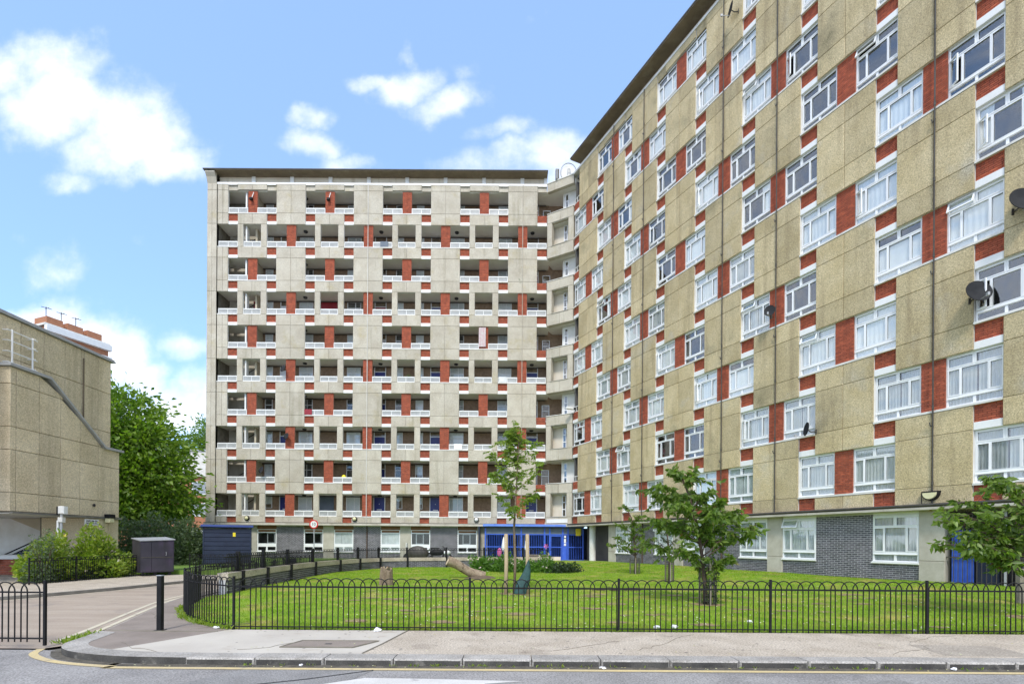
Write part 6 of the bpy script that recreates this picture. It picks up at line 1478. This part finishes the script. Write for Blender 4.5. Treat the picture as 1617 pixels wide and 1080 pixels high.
shrub('dark_bush', (-18.2, 28.0, 0), (1.9, 1.2, 2.7), 9500, 'dark grey green bush under the large tree, right one near the navy shed', 'leaf_grey', .20)
gw_ = empty('garden_wall', (-26, 30.2, 0), 'low tan brick garden wall behind the bin store and bushes', 'wall'); put('wall', MB().box(0, 10.2, 0, .22, 0, 1.0).mesh('wall', 'brick_brown'), gw_); put('coping', MB().slab(-.05, 10.25, -.05, .27, 1.0, 1.08).mesh('coping', 'concrete'), gw_)
# weeds along kerbs and fence foot, litter
def weeds(n, pts, spread, ll, label):
    P = []; D = []
    for i in range(n):
        a = random.randrange(len(pts) - 1); f = random.random(); p = Vector(pts[a]).lerp(Vector(pts[a + 1]), f)
        for k in range(6): P.append((p.x + random.gauss(0, spread), p.y + random.gauss(0, spread), p.z)); D.append((random.gauss(0, .6), random.gauss(0, .6), random.uniform(.3, 1.2)))
    P, D = np.array(P), np.array(D); Ls = rng.uniform(.6, 1.3, len(P)) * ll; return leaves('weeds', P, D, Ls, Ls * .25, 'leaf_rose')
put('weeds', weeds(160, [(p.x - .03, p.y - .02, 0) for p in pin[16:]], .04, .09, ''), label='yellow green weeds along the foot of the curved side fence', cat='weeds', kind='stuff')
put('kerb_weeds', weeds(46, [(-6.95, 7.85, -.07), (-6.92, 8.3, -.07), (-7.1, 8.6, -.07)], .07, .10, ''), label='tuft of grass growing in the gutter by the barrier railing', cat='weeds', kind='stuff')
put('gutter_weeds', weeds(60, [(x_, 6.60, -.085) for x_ in np.linspace(-4, 10, 40)], .025, .045, ''), label='small weeds and leaves along the kerb gutter', cat='weeds', kind='stuff')
put('verge_weeds', weeds(140, [(x_, FY + .02, 0) for x_ in np.linspace(-4.8, 11, 40)], .03, .06, ''), label='weeds at the foot of the front railing', cat='weeds', kind='stuff')
b = MB()
for i in range(260):
    x_ = random.uniform(-5, 11); y_ = random.choice([random.uniform(6.50, 6.62), random.uniform(6.5, 6.62), random.uniform(8.6, 8.76), random.uniform(7, 8.7)]); zz = -.086 if y_ < 6.63 else .003; s_ = random.uniform(.008, .022); a = random.uniform(0, 3.1)
    b.poly([(x_ + s_ * math.cos(a + k * math.pi / 2) * (1, .5, 1, .5)[k], y_ + s_ * math.sin(a + k * math.pi / 2) * (1, .5, 1, .5)[k], zz + random.uniform(0, .012)) for k in range(4)])
put('fallen_leaves', b.mesh('fallen_leaves', leafmat('dry_leaf', (.42, .36, .16), (.5, .5, .3), .1)), label='small dry leaves and petals scattered along kerb and fence', cat='leaves', kind='stuff')
b = MB()
for i in range(420):
    x_ = random.uniform(-4.5, 12); y_ = random.uniform(8.9, 17); zz = lawn_h(x_, y_) + .03; s_ = random.uniform(.012, .024)
    b.poly([(x_ - s_, y_, zz), (x_, y_ - s_, zz + .004), (x_ + s_, y_, zz), (x_, y_ + s_, zz + .012)])
put('daisies', b.mesh('daisies', leafmat('daisy', (.75, .72, .60), (.55, .5, .30), .2)), label='tiny pale daisies and petals dotted over the lawn', cat='flowers', kind='stuff')
def litter(x_, y_, z_, s_, label, sq=.6):
    s_ *= .72
    me = MB(); me.sphere((0, 0, 0), s_, 9, 6, (1.3, .8, sq)); me.v = [(a + random.uniform(-.3, .3) * s_, b_ + random.uniform(-.3, .3) * s_, max(c + random.uniform(-.3, .3) * s_, -s_ * .5)) for a, b_, c in me.v]
    put('litter', me.mesh('litter', 'paper'), loc=(x_, y_, z_ + s_ * .5), label=label, cat='litter')
litter(-2.30, 8.66, 0, .075, 'crumpled white paper on the pale paving against the front fence')
litter(-2.75, 6.57, -.08, .028, 'small white scrap in the gutter below the utility cover')
litter(1.18, 6.50, -.08, .05, 'flattened white wrapper on the yellow line', .2)
litter(2.62, 9.05, .02, .06, 'white scrap of paper behind the railing, left of the pair'); litter(2.95, 9.1, .02, .065, 'white scrap of paper behind the railing, right of the pair')
litter(4.6, 9.7, .03, .06, 'white scrap lying further in on the lawn'); litter(-5.2, 8.85, .0, .06, 'white wrapper at the foot of the side fence near the corner post', .25); litter(7.15, 8.9, .01, .045, 'pale blue scrap at the foot of a fence post on the right'); litter(5.78, 6.56, -.08, .04, 'white scrap in the gutter at the right')
print('objects', len(SC.objects), 'tris', sum(len(m_.polygons) for m_ in bpy.data.meshes))
